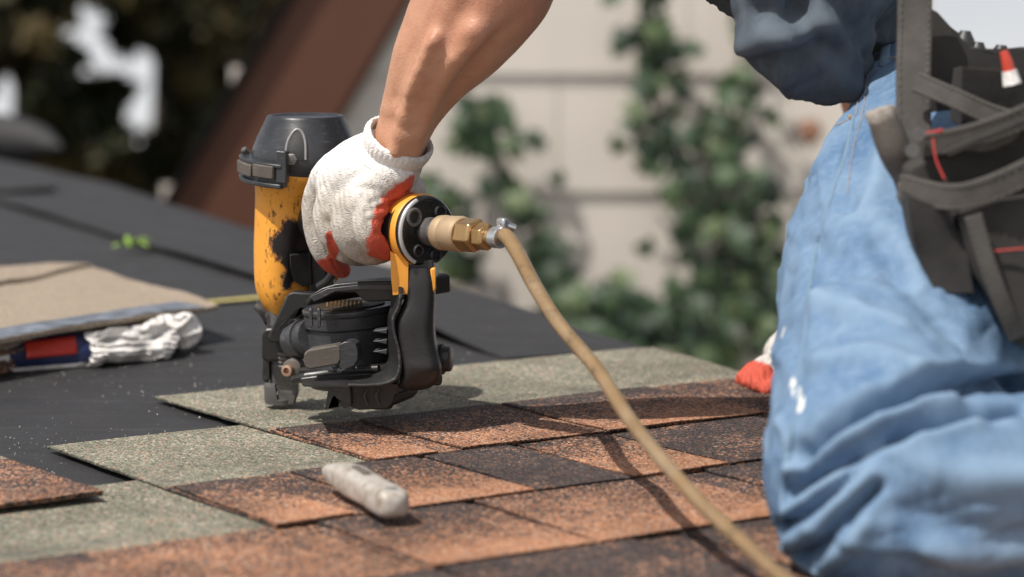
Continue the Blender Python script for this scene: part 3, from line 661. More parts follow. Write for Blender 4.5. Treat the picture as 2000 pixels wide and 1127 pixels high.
# rear exhaust block + trigger area behind the plate
for (x0, y0, x1, y1, d0, th, mt) in ((606, 470, 634, 590, -.012, .03, BLACKP), (630, 500, 652, 575, .0, .02, SHELL)):
    bm = prism([G(x0, y0, d0), G(x1, y0, d0), G(x1, y1, d0), G(x0, y1, d0)], V(0, th, 0)); obj('grip_block', bm, mt, gun, bevel=.002)
bm = prism([G(650, 515, .02), G(660, 515, .02), G(661, 545, .02), (G(650, 560, .02))], V(0, .012, 0)); o = obj('orange_trim', bm, ORANGE, gun, bevel=.001)
bm = tube([(*G(622, 560, -.03), .0035), (*G(640, 548, -.035), .004), (*G(655, 525, -.04), .004), (*G(665, 505, -.045), .0035)], 10); obj('trigger', bm, BLACKP, gun)
# handle tube
bm = tube([(*G(618, 430, -.015), .019), (*G(650, 432, -.055), .02), (*G(720, 440, -.095), .02), (*G(775, 446, -.125), .023), (*G(800, 450, -.135), .027)], 28); obj('handle', bm, BLACKP, gun)
# end cap: orange ring, dark cast cover
ec = G(838, 452, -.145); er = 73 * K(-.15); AX = (RR + V(0, 0, .03)).normalized()
bm = lathe([(-.033, er * .72), (-.029, er * .86), (-.022, er * .97), (-.012, er), (-.003, er * 1.01), (-.001, er * .98)], ec - AX * .006, AX, 64); eco = obj('end_ring', bm, ORANGE, gun, angle=50)
c3 = cooarr(eco.data) + L; attr(eco.data, 'tar', near([np.array(G(768, 470, -.17)), np.array(G(772, 490, -.17))], .012, c3) * .7)
bm = lathe([(0, er * .97), (.003, er * .96), (.005, er * .93), (.0065, er * .88), (.0068, er * .6), (.0055, er * .45), (.0055, .01)], ec - AX * .007, AX, 64); cov = obj('end_cover', bm, worn_black('glossy_worn_cast_cover', (.006, .006, .006), (.018, .017, .017), (.06, .056, .052), .24, .62), gun, angle=40)
x_, y_, _a = frame_of(AX); EX = V(0, 0, 1).cross(AX).normalized(); EZ = AX.cross(EX).normalized()
def onE(a, b, t=0.0): return ec + EX * (a * er) + EZ * (b * er) + AX * t
bm = tube([(*onE(math.cos(q) * .925, math.sin(q) * .925, -.002), .0019 if .9 < 1 else 1) for q in [math.radians(t) for t in range(112, 246, 8)]], 8); obj('worn_edge', bm, grain('bare_worn_metal', (.38, .38, .39), (.6, .6, .6), 140, .35, .3), cov)
for (a_, b_, rr_) in ((-.5, .42, .0065), (.22, -.66, .005), (.4, .5, .005), (-.38, -.5, .0045)):
    bm = lathe([(-.002, rr_ * 1.25), (.0012, rr_ * 1.25), (.0022, rr_ * 1.05), (.0018, rr_ * .8), (-.001, rr_ * .72), (-.001, .0004)], onE(a_, b_, -.0005), AX, 24); obj('bolt_recess', bm, STEEL if rr_ > .006 else BLACKP, cov)
for (a_, b_, s_) in ((-.18, .06, .008), (-.1, -.08, .006), (.12, -.3, .007)):
    bm = box(onE(a_, b_, .0002), (s_, .003, .002), (EX, EZ, AX)); obj('raised_mark', bm, STEEL, cov, bevel=.0006)
bm = lathe([(-.003, .012), (.006, .012), (.008, .0095), (.012, .0095)], onE(.02, 0, -.001), AX, 28); obj('air_inlet', bm, STEEL, cov)
# orange forks below the end cap
kk = K(-.14)
for pts in ([(762, 490), (798, 512), (797, 575), (767, 577), (764, 545)], [(840, 525), (851, 522), (851, 566), (848, 573), (841, 568)]):
    bm = prism([G(x, y, -.152) for x, y in pts], V(.0, .022 if len(pts) > 5 or pts[0][0] < 800 else .01, 0)); obj('bracket_fork', bm, ORANGE, gun, bevel=.0015)
bm = prism([G(788, 508, -.149), G(846, 508, -.149), G(846, 545, -.149), G(788, 545, -.149)], V(.004, .02, 0)); obj('fork_web', bm, SHELL, gun, bevel=.001)
# rear shell (dark C-shaped arm): vertical post and its lower sweep
def loft(rows, name, mat, par, seg=28, power=3.2, n=6, ax=None):
    """rows: px, py, dep, half width px, half depth m; rounded-rectangle sections in the horizontal plane"""
    bm = bmesh.new(); rings = []
    for px, py, dep, hw, hd in catmull([list(r) for r in rows], n):
        c = G(px, py, dep); hw *= K(dep); ring = []
        for i in range(seg):
            q = 2 * math.pi * i / seg; cx, sx = math.cos(q), math.sin(q); e = 2 / power
            ring.append(bm.verts.new(c + V(1, 0, 0) * (hw * math.copysign(abs(cx) ** e, cx)) + V(0, 1, 0) * (hd * math.copysign(abs(sx) ** e, sx))))
        rings.append(ring)
    for A_, B_ in zip(rings, rings[1:]):
        for i in range(seg): bm.faces.new((A_[i], A_[(i + 1) % seg], B_[(i + 1) % seg], B_[i]))
    bm.faces.new(rings[0]); bm.faces.new(rings[-1][::-1]); return obj(name, bm, mat, par, angle=60)
post = loft([(820, 520, -.14, 25, .013), (822, 545, -.14, 28, .015), (820, 585, -.14, 31, .017), (811, 620, -.14, 39, .019), (812, 660, -.14, 40, .02), (818, 690, -.14, 40, .021), (824, 715, -.14, 40, .022), (820, 738, -.135, 39, .022), (812, 752, -.13, 32, .02), (808, 757, -.13, 22, .015)], 'rear_shell', SHELL, gun, n=7)
# flange: wavy lip along the shell's left edge running under the drum
fl = [(783, 575), (778, 600), (768, 622), (770, 650), (778, 680), (781, 710), (775, 735), (755, 748), (720, 752), (680, 752)]
bm = tube([(*G(x, y, -.158), .0013) for x, y in fl], 10); obj('shell_lip', bm, worn_black('lip', (.02, .02, .021), (.04, .04, .042), (.11, .11, .11), .32, .55), post)
# inner wall between drum and shell: a ribbon from the lip back to the drum
A_l = catmull([list(map(float, p)) for p in [(784, 560), (783, 575), (778, 600), (768, 622), (770, 650), (778, 680), (781, 710), (775, 735), (755, 748), (720, 752), (660, 753), (590, 752)]], 5)
B_l = catmull([list(map(float, p)) for p in [(764, 560), (764, 575), (762, 600), (757, 622), (757, 650), (757, 680), (757, 700), (750, 716), (738, 728), (700, 734), (650, 738), (590, 742)]], 5)
bm = bmesh.new(); rg_ = []
for a_, b_ in zip(A_l, B_l): rg_.append([bm.verts.new(G(a_[0], a_[1], -.157)), bm.verts.new(G((a_[0] + b_[0]) / 2, (a_[1] + b_[1]) / 2, -.148)), bm.verts.new(G(b_[0], b_[1], -.135)), bm.verts.new(G(b_[0], b_[1], -.06)), bm.verts.new(G(a_[0] + 4, a_[1] + 3, -.06)), bm.verts.new(G(a_[0] + 4, a_[1] + 3, -.157))])
for A_, B_ in zip(rg_, rg_[1:]):
    for i in range(6): bm.faces.new((A_[i], A_[(i + 1) % 6], B_[(i + 1) % 6], B_[i]))
bm.faces.new(rg_[0]); bm.faces.new(rg_[-1][::-1]); obj('inner_wall', bm, SHELL, post, angle=50)
# end knob on the right side
bm = lathe([(0, .010), (.006, .010), (.006, .013), (.010, .0135), (.011, .011), (.016, .0105), (.017, .008)], G(845, 700, -.125), V(.95, -.25, 0), 26); obj('end_knob', bm, BLACKP, gun, angle=30)
bm = box(G(850, 738, -.13), (.012, .014, .012)); obj('knob_bracket', bm, BLACKP, gun, bevel=.003)
# drum magazine
DC = (683, -.075)
def drum(rows, name, mat, par, ex=1.0, angle=40, tilt=-.045, cx=DC[0], dep=DC[1], power=2.5):
    bm = bmesh.new(); rings = []; seg = 64
    for y_, r_ in rows:
        c = G(cx, y_, dep); ring = []
        for i in range(seg):
            q = 2 * math.pi * i / seg; e = 2 / power; X = math.copysign(abs(math.cos(q)) ** e, math.cos(q)) * r_ * K(dep); Y = math.copysign(abs(math.sin(q)) ** e, math.sin(q)) * r_ * K(dep)
            p = c + RR * X * .96 + SS * Y * .96; p.z += (p.x - c.x) * -tilt * 1.6; ring.append(bm.verts.new(p))
        rings.append(ring)
    for A_, B_ in zip(rings, rings[1:]):
        for i in range(seg): bm.faces.new((A_[i], A_[(i + 1) % seg], B_[(i + 1) % seg], B_[i]))
    bm.faces.new(rings[0]); bm.faces.new(rings[-1][::-1]); return obj(name, bm, mat, par, angle=angle, bevel=.0008)
mag = drum([(752, 74), (744, 77), (728, 79), (700, 80), (640, 81), (636, 81)], 'magazine', DRUM, gun)
drum([(636, 84), (634, 87), (612, 88), (610, 88), (608, 91), (600, 92), (597, 89), (597, 76)], 'magazine_rim', DRUM, mag)
drum([(597, 68), (594, 68)], 'magazine_opening', grain('dark_coil', (.01, .009, .007), (.06, .035, .015), 300, .6), mag)
# lid: dome, hinged at right, with its skirt
lidp = [(560, 600), (566, 582), (585, 572), (610, 566), (640, 572), (672, 578), (695, 586), (722, 590), (790, 590), (798, 570), (790, 552), (740, 551), (690, 553), (650, 559), (612, 572), (585, 588)]
lid = [(594, 592), (606, 575), (628, 562), (655, 554), (700, 550), (765, 549), (772, 553), (774, 588), (716, 590), (704, 583), (694, 572), (640, 572), (612, 584), (600, 598)]
bm = prism([G(x, y, -.125) for x, y in lid], V(.045, .055, 0)); obj('magazine_lid', bm, SHELL, gun, bevel=.003)
bm = prism([G(x, y, -.128) for x, y in [(604, 580), (640, 563), (700, 556), (765, 556), (765, 566), (700, 565), (655, 569), (612, 590)]], V(.004, .01, 0)); obj('lid_ridge', bm, DRUM, gun, bevel=.002)
# coil of nails glimpsed under the lid
for i in range(9):
    bm = lathe([(0, .0012), (.006, .0012)], G(640 + i * 8, 598, -.1 + .003 * i), V(.05, .02, 1), 8)
    obj('coil_nail', bm, BRASS, mag)
# vertical seam ribs at left of the rim and four cooling fins at right
for x in (606, 622): bm = prism([G(x - 3, 603, -.135), G(x + 3, 602, -.135), G(x + 4, 640, -.134), G(x - 2, 641, -.134)], V(0, .01, 0)); obj('rim_rib', bm, DRUM, mag, bevel=.001)
for y_ in (644, 664, 684): bm = prism([G(727, y_ + 3, -.137), G(756, y_ - 2, -.139), G(756, y_ + 9, -.139)], V(.002, .016, 0)); obj('fin', bm, DRUM, mag, bevel=.0008)
for y_ in (): bm = prism([G(722, y_ + 1, -.1372), G(757, y_ - 4, -.1392), G(757, y_ + 6, -.1392), G(722, y_ + 7, -.1372)], V(.002, .012, 0)); obj('fin', bm, DRUM, mag, bevel=.001)
# pivot cylinder between nose and drum
bm = lathe([(0, .012), (.004, .0155), (.016, .0158), (.018, .0175), (.026, .0175), (.026, .016), (.04, .016)], G(573, 668, -.045), (G(630, 652, -.09) - G(573, 668, -.045)).normalized(), 32); obj('pivot_barrel', bm, DRUM, gun, angle=30)
# latch: rubber grip with moulded end
lt = [(594, 690), (600, 684), (655, 674), (664, 677), (664, 706), (660, 712), (604, 722), (596, 718), (592, 705)]
bm = prism([G(x, y, -.148) for x, y in lt], V(.003, .018, 0)); la = obj('latch', bm, RUBBER, gun, bevel=.003)
lt2 = [(662, 674), (672, 668), (684, 667), (694, 672), (699, 685), (699, 702), (692, 714), (676, 720), (664, 720), (662, 712), (676, 706), (677, 684)]
bm = prism([G(x, y, -.1495) for x, y in lt2], V(.003, .018, 0)); obj('latch_end', bm, DRUM, la, bevel=.002)
if 0: bm = tube([(*G(610, 683, -.14), .0022), (*G(650, 672, -.146), .0024), (*G(680, 665, -.146), .0026), (*G(700, 672, -.144), .0028), (*G(708, 690, -.142), .0026)], 10); obj('latch_loop', bm, DRUM, la)
# closed tray under the drum
bm = prism([G(x, y, -.115) for x, y in [(590, 728), (640, 722), (760, 712), (776, 735), (760, 754), (600, 757), (582, 748)]], V(.01, .05, 0)); obj('magazine_tray', bm, SHELL, gun, bevel=.003)
bm = prism([G(x, y, -.128) for x, y in [(584, 738), (640, 731), (700, 728), (752, 722), (764, 738), (750, 752), (650, 755), (588, 752)]], V(.004, .016, 0)); obj('tray_wall', bm, SHELL, gun, bevel=.002)
# feed rails under the latch
bm = tube([(*G(575, 742, -.08), .0038), (*G(610, 733, -.1), .004), (*G(680, 724, -.12), .004), (*G(740, 720, -.13), .0035)], 12); obj('feed_rail', bm, SHELL, gun)
bm = prism([G(572, 736, -.06), G(600, 716, -.06), (G(610, 730, -.06)), G(606, 742, -.06), G(576, 748, -.06)], V(.02, .05, 0)); obj('feed_bracket', bm, SHELL, gun, bevel=.002)
bm = tube([(*G(592, 724, -.08), .003), (*G(640, 722, -.11), .0028), (*G(672, 726, -.12), .003)], 10); obj('feed_spring_rod', bm, SHELL, gun)
# underside: base block, foot plate and adjuster
bm = prism([G(x, y, -.135) for x, y in [(640, 748), (780, 750), (778, 768), (768, 774), (766, 788), (756, 798), (700, 801), (684, 794), (682, 760), (640, 756)]], V(.02, .055, 0)); obj('base_block', bm, SHELL, gun, bevel=.004)
bm = prism([G(x, y, -.142) for x, y in [(646, 748), (684, 748), (686, 792), (672, 798), (664, 790), (656, 768), (648, 772), (638, 800), (634, 798), (640, 766)]], V(.006, .03, 0)); obj('foot_plate', bm, DRUM, gun, bevel=.0015)
bm = lathe([(0, .011), (.008, .012), (.02, .0115), (.022, .008)], G(742, 796, -.12), UP, 24); obj('adjuster', bm, SHELL, gun)
for x in (712, 735): bm = tube([(*G(x + 4, 760, -.139), .0012), (*G(x, 775, -.14), .0013), (*G(x + 6, 792, -.139), .0012)], 8); obj('base_rib', bm, DRUM, gun)
# nose: slotted steel collar, tube, contact block, linkage arm
bot = G(548, 812).z; N0 = G(548, 812); N0.z = .0118
rn = 32 * k
bm = bmesh.new(); segn = 48; H0 = G(548, 776).z - N0.z; H1 = G(548, 745).z - N0.z; rr = []
for i in range(segn):
    q = 2 * math.pi * i / segn; px = math.cos(q); front = math.sin(q) < 0; deg = math.degrees(math.atan2(math.sin(q), math.cos(q)))
    h = H1 if (deg < -100 or deg > 150) else H0
    if -55 < deg < -18: h = H0 * .55
    if -18 <= deg < 40: h = H1 * .95
    d_ = V(math.cos(q), math.sin(q), 0)
    rr.append([bm.verts.new(N0 + d_ * rn * s_ + V(0, 0, z_)) for s_, z_ in ((.78, 0), (.95, 0), (1, .004), (1, h - .001), (.97, h), (.8, h))])
for i in range(segn):
    A_, B_ = rr[i], rr[(i + 1) % segn]
    for j in range(6): bm.faces.new((A_[j], B_[j], B_[(j + 1) % 6], A_[(j + 1) % 6]))
nose = obj('nose_collar', bm, STEEL, gun, angle=30)
bm = lathe([(0, rn * .6), (.012, rn * .62), (.05, rn * .62), (.052, rn * .8), (.075, rn * .8)], N0 + V(0, 0, .012), UP, 32); obj('nose_tube', bm, STEEL, nose, angle=30)
bm = prism([G(543, 792, -.012), G(574, 792, -.012), G(582, 770, -.012), G(580, 712, -.012), G(560, 700, -.012), G(540, 712, -.012)], V(0, .016, 0)); obj('nail_guide', bm, STEEL, nose, bevel=.0015)
bm = prism([G(512, 745, -.008), G(526, 745, -.008), G(526, 650, -.008), G(514, 650, -.008)], V(0, .018, 0)); obj('guide_rail', bm, SHELL, nose, bevel=.0015)
bm = prism([G(x, y, -.022) for x, y in [(512, 650), (520, 640), (545, 640), (556, 652), (562, 690), (552, 706), (518, 708), (511, 700)]], V(.0, .034, 0)); obj('contact_block', bm, SHELL, gun, bevel=.0025)
arm = [(560, 576), (572, 570), (622, 574), (626, 582), (624, 596), (590, 597), (576, 604), (549, 664), (540, 670), (526, 669), (522, 660)]
bm = prism([G(x, y, -.038) for x, y in arm], V(.002, .014, 0)); obj('linkage_arm', bm, SHELL, gun, bevel=.0022)
bm = prism([G(x, y, .0) for x, y in [(500, 590), (510, 596), (520, 622), (540, 632), (560, 640), (560, 700), (530, 700), (522, 640), (505, 612)]], V(0, .018, 0)); obj('rear_link', bm, SHELL, gun, bevel=.002)
bm = tube([(*G(498, 597, -.01), .003), (*G(508, 604, -.01), .0035), (*G(520, 612, -.01), .002)], 10); obj('hook_tip', bm, STEEL, gun)
bm = lathe([(0, .003), (.03, .003)], G(585, 640, -.03), V(-.35, -.1, 1).normalized(), 12); obj('return_rod', bm, grain('bright_rod', (.4, .4, .38), (.6, .58, .55), 120, .3, .8), gun)
bm = prism([G(x, y, -.028) for x, y in [(575, 602), (612, 600), (618, 640), (590, 652), (570, 640)]], V(.004, .02, 0)); obj('side_block', bm, RUBBER, gun, bevel=.003)
for j in range(4):
    y_ = 690 + j * 8; bm = lathe([(0, .006), (.0018, .007), (.0032, .006)], G(558, y_ + 5, -.022), UP, 20); obj('spring_turn', bm, STEEL, gun)
bm = lathe([(0, .0085), (.012, .0085), (.013, .007)], G(579, 716, -.06), V(-.25, -.85, .0), 28); pv = obj('pivot_boss', bm, RUBBER, gun)
bm = lathe([(0, .005), (.010, .005), (.0105, .0028), (.006, .0024), (.006, .0002)], G(569, 722, -.068), V(-.35, -.9, .05), 20); obj('pivot_pin', bm, grain('coppery_steel', (.35, .2, .13), (.5, .36, .28), 90, .4, .6), pv)

# ------------------------------------------------------------------ air hose with brass coupler
HC = onE(.02, 0, .006); hose = thing('air_hose', 'amber rubber air hose with brass coupler running from the nail gun over the brown shingles', 'air hose', tuple(HC))
bm = lathe([(0, .0095), (.006, .0098), (.009, .0085)], HC, AX, 30); obj('steel_collar', bm, STEEL, hose)
bm = lathe([(.008, .0125), (.010, .0145), (.016, .015), (.019, .0142), (.020, .0146), (.036, .0152), (.039, .0145), (.040, .0135)], HC, AX, 40); obj('coupler_sleeve', bm, BRASSP, hose, angle=30)
bm = lathe([(.040, .0125), (.0415, .0145), (.058, .0145), (.060, .0125)], HC, AX, 6, rot=.25); obj('hex_nut', bm, BRASS, hose, bevel=.0008, angle=20)
bm = lathe([(.060, .0095), (.062, .0118), (.072, .0118), (.074, .0095)], HC, AX, 6, rot=.5); obj('hex_nut', bm, BRASS, hose, bevel=.0008, angle=20)
bm = lathe([(.074, .0075), (.080, .0075)], HC, AX, 24); obj('barb', bm, BRASS, hose)
bm = lathe([(.079, .0078), (.080, .0088), (.088, .0088), (.089, .0078)], HC, AX, 30); cl = obj('hose_clamp', bm, ZINC, hose, angle=30)
bm = box(HC + AX * .084 + V(.004, 0, .0115), (.010, .006, .009), (AX, SS, UP)); obj('clamp_ear', bm, ZINC, cl, bevel=.0015)
bm = lathe([(0, .0032), (.014, .0032)], HC + AX * .080 + V(.004, -.004, .0125), V(.9, .2, -.35), 12); obj('clamp_screw', bm, ZINC, cl)
p1 = HC + AX * .076; p2 = HC + AX * .098
hp = [(*p1, .0066), (*p2, .0064)]
for px, py, y in ((1045, 562, 2.19), (1100, 640, 2.14), (1160, 720, 2.08), (1230, 818, 2.0), (1300, 912, 1.93), (1380, 1000, 1.86), (1450, 1060, 1.80), (1530, 1135, 1.73), (1640, 1225, 1.66), (1800, 1330, 1.62)):
    hp.append((*(PY(px, py, y) + V(nz((px, py, 0), .013, 3), 0, nz((px, py, 0), .013, 8)) * .006), .0058 - .0008 * min(1, (py - 560) / 500)))
bm = tube(hp, 20, n=12); obj('tube', bm, HOSE, hose)

# ------------------------------------------------------------------ small worn knife on the shingles
kb = RZ(770, 985, .0275); ke = RZ(655, 918, .0265)
kn = thing('utility_knife', 'stubby worn silvery utility knife with a rounded end lying on the brown shingles', 'knife', tuple(kb))
dk_ = (ke - kb); Lk = dk_.length; dk_.normalize(); sk = V(-dk_.y, dk_.x, 0).normalized()
KM = M('scuffed_pale_metal', .5, .15); kf = KM.noise(60, 5, .7); KM.color(KM.ramp(kf, [(.35, (.2, .15, .11)), (.5, (.42, .39, .35)), (.7, (.48, .46, .43))])); KM.bump(kf, .3, .001); KM = KM.m
bm = bmesh.new(); rows = [(-.006, .002, .003), (-.004, .008, .007), (.0, .0115, .0095), (.008, .0125, .0105), (.03, .0125, .0105), (.05, .012, .010), (Lk * .62, .0125, .011), (Lk * .9, .0125, .008), (Lk * 1.0, .011, .004)]
rg = []
for t, a_, b_ in catmull([list(r) for r in rows], 4):
    c = kb + dk_ * t; rg.append([bm.verts.new(c + sk * (a_ * math.copysign(abs(math.cos(q)) ** .55, math.cos(q))) + V(0, 0, b_ * math.copysign(abs(math.sin(q)) ** .55, math.sin(q)))) for q in [2 * math.pi * i / 24 for i in range(24)]])
for A_, B_ in zip(rg, rg[1:]):
    for i in range(24): bm.faces.new((A_[i], A_[(i + 1) % 24], B_[(i + 1) % 24], B_[i]))
bm.faces.new(rg[0]); bm.faces.new(rg[-1]); obj('handle', bm, KM, kn, angle=60)
bm = box(kb + dk_ * (Lk * .55) + V(0, 0, .0108), (.03, .006, .003), (dk_, sk, UP)); obj('slider', bm, RUBBER, kn, bevel=.001)
bm = box(kb + dk_ * .006 + V(0, 0, .0104), (.008, .008, .0014), (dk_, sk, UP)); obj('rivet', bm, ZINC, kn, bevel=.0006)
bm = prism([ke - dk_ * .004 + sk * .009, ke + dk_ * .006 + sk * .006, ke + dk_ * .001 - sk * .009, ke - dk_ * .004 - sk * .009], V(0, 0, .0014)); obj('blade_tip', bm, ZINC, kn)

# ------------------------------------------------------------------ the roofer
man = thing('person', 'roofer in faded blue jeans and dark denim shirt kneeling with gloved hand on nail gun', 'person', (.28, 2.1, 0))
def C3(rows):
    """rows px, py, y, radius px -> x, y, z, r"""
    return [[*PY(a, b, y), r * y / FPX] for a, b, y, r in rows]
arm_rows = [(768, 330, 2.385, 50), (778, 285, 2.375, 53), (794, 235, 2.375, 58), (817, 185, 2.37, 70), (848, 128, 2.365, 89), (887, 70, 2.36, 109), (925, 15, 2.355, 122), (962, -50, 2.35, 130), (990, -130, 2.345, 122), (1030, -200, 2.34, 112)]
arm = C3(arm_rows)
uarm = C3([(1030, -200, 2.34, 112), (1110, -330, 2.33, 120), (1230, -500, 2.33, 135), (1340, -640, 2.36, 150)])
sh2 = C3([(1420, -640, 2.62, 150), (1440, -400, 2.75, 125), (1600, -150, 2.78, 105), (1740, 200, 2.80, 95), (1720, 500, 2.76, 75), (1580, 700, 2.68, 50)])
torso = C3([(1880, 350, 2.33, 200), (1770, 170, 2.38, 100), (1650, -60, 2.42, 160), (1500, -330, 2.46, 290), (1390, -560, 2.48, 300), (1370, -660, 2.48, 200)])
chest = C3([(1340, -620, 2.36, 160), (1400, -640, 2.48, 180), (1440, -620, 2.62, 160)])
neck = C3([(1370, -660, 2.48, 120), (1270, -800, 2.46, 115), (1200, -900, 2.45, 180), (1160, -980, 2.45, 190), (1120, -1040, 2.45, 150)])
nosec = C3([(1010, -900, 2.42, 22), (970, -880, 2.41, 20)])
chin = C3([(1150, -900, 2.44, 130), (1060, -830, 2.43, 75)])
thigh = C3([(1870, 330, 2.3, 150), (1820, 520, 2.18, 150), (1765, 760, 2.05, 130), (1720, 900, 1.94, 110)])
calf = C3([(1720, 920, 1.94, 100), (1900, 970, 1.97, 90), (2300, 930, 2.07, 90), (2700, 900, 2.15, 90)])
thr = C3([(1930, 330, 2.5, 190), (1900, 520, 2.6, 185), (1900, 640, 2.7, 150)]); calr = C3([(1900, 640, 2.7, 130), (2300, 680, 2.6, 120), (2700, 690, 2.6, 90)])
# bump of the wrist bone and two forearm tendons
wb = C3([(795, 262, 2.352, 26), (806, 250, 2.353, 24)])
hand_in = C3([(768, 330, 2.385, 46), (700, 370, 2.39, 42), (650, 395, 2.42, 28)])
ten = C3([(770, 300, 2.35, 18), (786, 240, 2.345, 16), (815, 160, 2.325, 20), (850, 80, 2.31, 20)])
ten2 = C3([(800, 300, 2.36, 22), (830, 225, 2.345, 20), (868, 150, 2.325, 24), (930, 60, 2.31, 30)])
bmesh_me = organic([arm, uarm, sh2, torso, chest, neck, nosec, chin, thigh, calf, thr, calr, wb, hand_in, ten, ten2], .0045, 7)
co = cooarr(bmesh_me); no = norarr(bmesh_me); sel = np.where(co[:, 2] > .2)[0]
dsp = np.array([nz(c, 30) * .0012 + nz(c, 70, 4) * .0005 for c in co]); setco(bmesh_me, co + no * dsp[:, None])
tra = bvh(bmesh_me); ds2 = np.zeros(len(co)); co = cooarr(bmesh_me)
for pts, w_, d_ in [([(800, 215), (838, 130), (880, 60), (925, -10)], .008, -.0028), ([(868, 215), (905, 150), (955, 85), (1010, 20)], .010, -.003), ([(775, 205), (800, 140), (825, 60), (845, 0)], .0025, .0016), ([(815, 180), (850, 130), (860, 80)], .002, .0012),
                    ([(770, 190), (800, 200), (835, 205)], .004, -.0016), ([(745, 215), (775, 222), (800, 240)], .004, .0014), ([(775, 262), (800, 272), (820, 262)], .005, .0016), ([(760, 285), (765, 250), (770, 225)], .003, -.0014), ([(880, 120), (930, 90), (985, 40)], .006, .0018), ([(900, 60), (960, 40), (1020, 0)], .01, .002)]:
    q_ = [hit(tra, *p) for p in catmull([list(map(float, p)) for p in pts], 4)]; q_ = [a for a in q_ if a is not None]
    if len(q_) > 1: ds2 += d_ * np.exp(-(dist_poly(co, q_) / w_) ** 2)
setco(bmesh_me, co + norarr(bmesh_me) * ds2[:, None])
obj('body', bmesh_me, SKIN, man, angle=180)

# glove on the gun: back of hand, four fingers wrapped under the handle, thumb along the far side
hb = [C3([(770, 322, 2.385, 55), (738, 330, 2.38, 60), (700, 345, 2.385, 64), (672, 365, 2.395, 58)]),
      C3([(740, 300, 2.385, 52), (690, 318, 2.40, 46), (645, 345, 2.42, 38), (628, 372, 2.432, 30)]),
      C3([(760, 345, 2.37, 50), (720, 380, 2.365, 46), (700, 410, 2.36, 42), (705, 440, 2.36, 36)]),
      C3([(700, 350, 2.39, 58), (665, 385, 2.385, 46), (660, 410, 2.38, 38)])]
idx = C3([(632, 362, 2.43, 33), (618, 395, 2.432, 29), (616, 440, 2.43, 25), (628, 484, 2.43, 23), (648, 512, 2.435, 22), (668, 526, 2.445, 19)])
mid = C3([(655, 385, 2.395, 38), (643, 425, 2.385, 33), (652, 462, 2.38, 29), (676, 490, 2.39, 25), (710, 498, 2.41, 22), (735, 490, 2.43, 19)])
rng_ = C3([(690, 395, 2.37, 38), (678, 440, 2.36, 33), (690, 474, 2.36, 29), (722, 494, 2.375, 25), (752, 492, 2.40, 21)])
pnk = C3([(728, 400, 2.355, 35), (716, 440, 2.345, 30), (726, 470, 2.345, 26), (752, 486, 2.36, 23), (778, 480, 2.38, 19)])
heel = C3([(800, 372, 2.40, 34), (770, 400, 2.385, 38), (748, 432, 2.38, 36), (752, 468, 2.385, 30)])
thumb = C3([(748, 350, 2.42, 40), (700, 385, 2.46, 30), (660, 405, 2.475, 25), (620, 412, 2.48, 20)])
gm = organic(hb + [idx, mid, rng_, pnk, heel, thumb], .0019, 5, .5)
co = cooarr(gm); no = norarr(gm)
def dmin(Ps): return np.minimum.reduce([dist_poly(co, P) for P in Ps])
dsp = np.array([nz(c, 40, 3) * .0007 + nz(c, 130, 7) * .0004 for c in co])
# creases between back of hand and fingers, wrinkles at the heel
def C3p(rows): return [PY(a, b, y) for a, b, y in rows]
def crease(co, no, P, w, dep): return -dep * np.exp(-(dist_poly(co, P) / w) ** 2)
tree = bvh(gm)
def surf(pts): 
    r = [hit(tree, *p) for p in pts]; return [q for q in r if q is not None]
for pts, w_, d_ in (([(642, 468), (650, 486), (660, 504)], .0028, .0035), 
                    ([(725, 395), (760, 380), (800, 372)], .003, .0025), ([(715, 412), (745, 405), (770, 395)], .0025, .0022), ([(722, 430), (750, 428), (775, 425)], .0022, .002), ([(735, 455), (760, 450)], .002, .0015), ([(690, 300), (735, 350), (790, 370)], .003, .0012), ([(700, 365), (745, 372)], .003, .0015)):
    q = surf(pts)
    if len(q) > 1: dsp += crease(co, no, q, w_, d_)
setco(gm, co + no * dsp[:, None])
tip = C3p([(650, 535, 2.42), (675, 535, 2.42)]); hl = surf([(800, 385), (765, 410), (748, 440), (752, 475)]) + surf([(722, 455), (745, 425), (770, 405)])
inner = surf([(646, 462), (650, 490), (668, 515)])
rv = np.clip(1.25 - dist_poly(co, C3p([(825, 380, 2.365), (795, 400, 2.35), (770, 430, 2.345), (752, 462, 2.345), (758, 490, 2.35)])) / .025, 0, 1)
rv = np.maximum(rv, np.clip(1.3 - dist_poly(co, [idx[4][:3], idx[5][:3]]) / .019, 0, 1)); rv = np.maximum(rv, np.clip(1.2 - dist_poly(co, inner) / .007, 0, 1) if len(inner) > 1 else 0)
rv = np.maximum(rv, np.clip((np.array([c[1] for c in co]) - 2.42) / .02, 0, 1) * (np.array([c[0] for c in co]) > -.15))
attr(gm, 'red', rv)
zz = co[:, 2]; attr(gm, 'dirt', np.clip((.240 - zz) / .045, 0, .75) + .1 * np.exp(-(dist_poly(co, C3p([(640, 400, 2.37), (632, 430, 2.37), (645, 490, 2.37)])) / .008) ** 2) + .35 * np.exp(-(dist_poly(co, C3p([(735, 350, 2.34), (800, 372, 2.34)])) / .014) ** 2))
glove = obj('glove', gm, GLOVE, man, angle=180, label='white knitted glove with red palm gripping the nail gun')
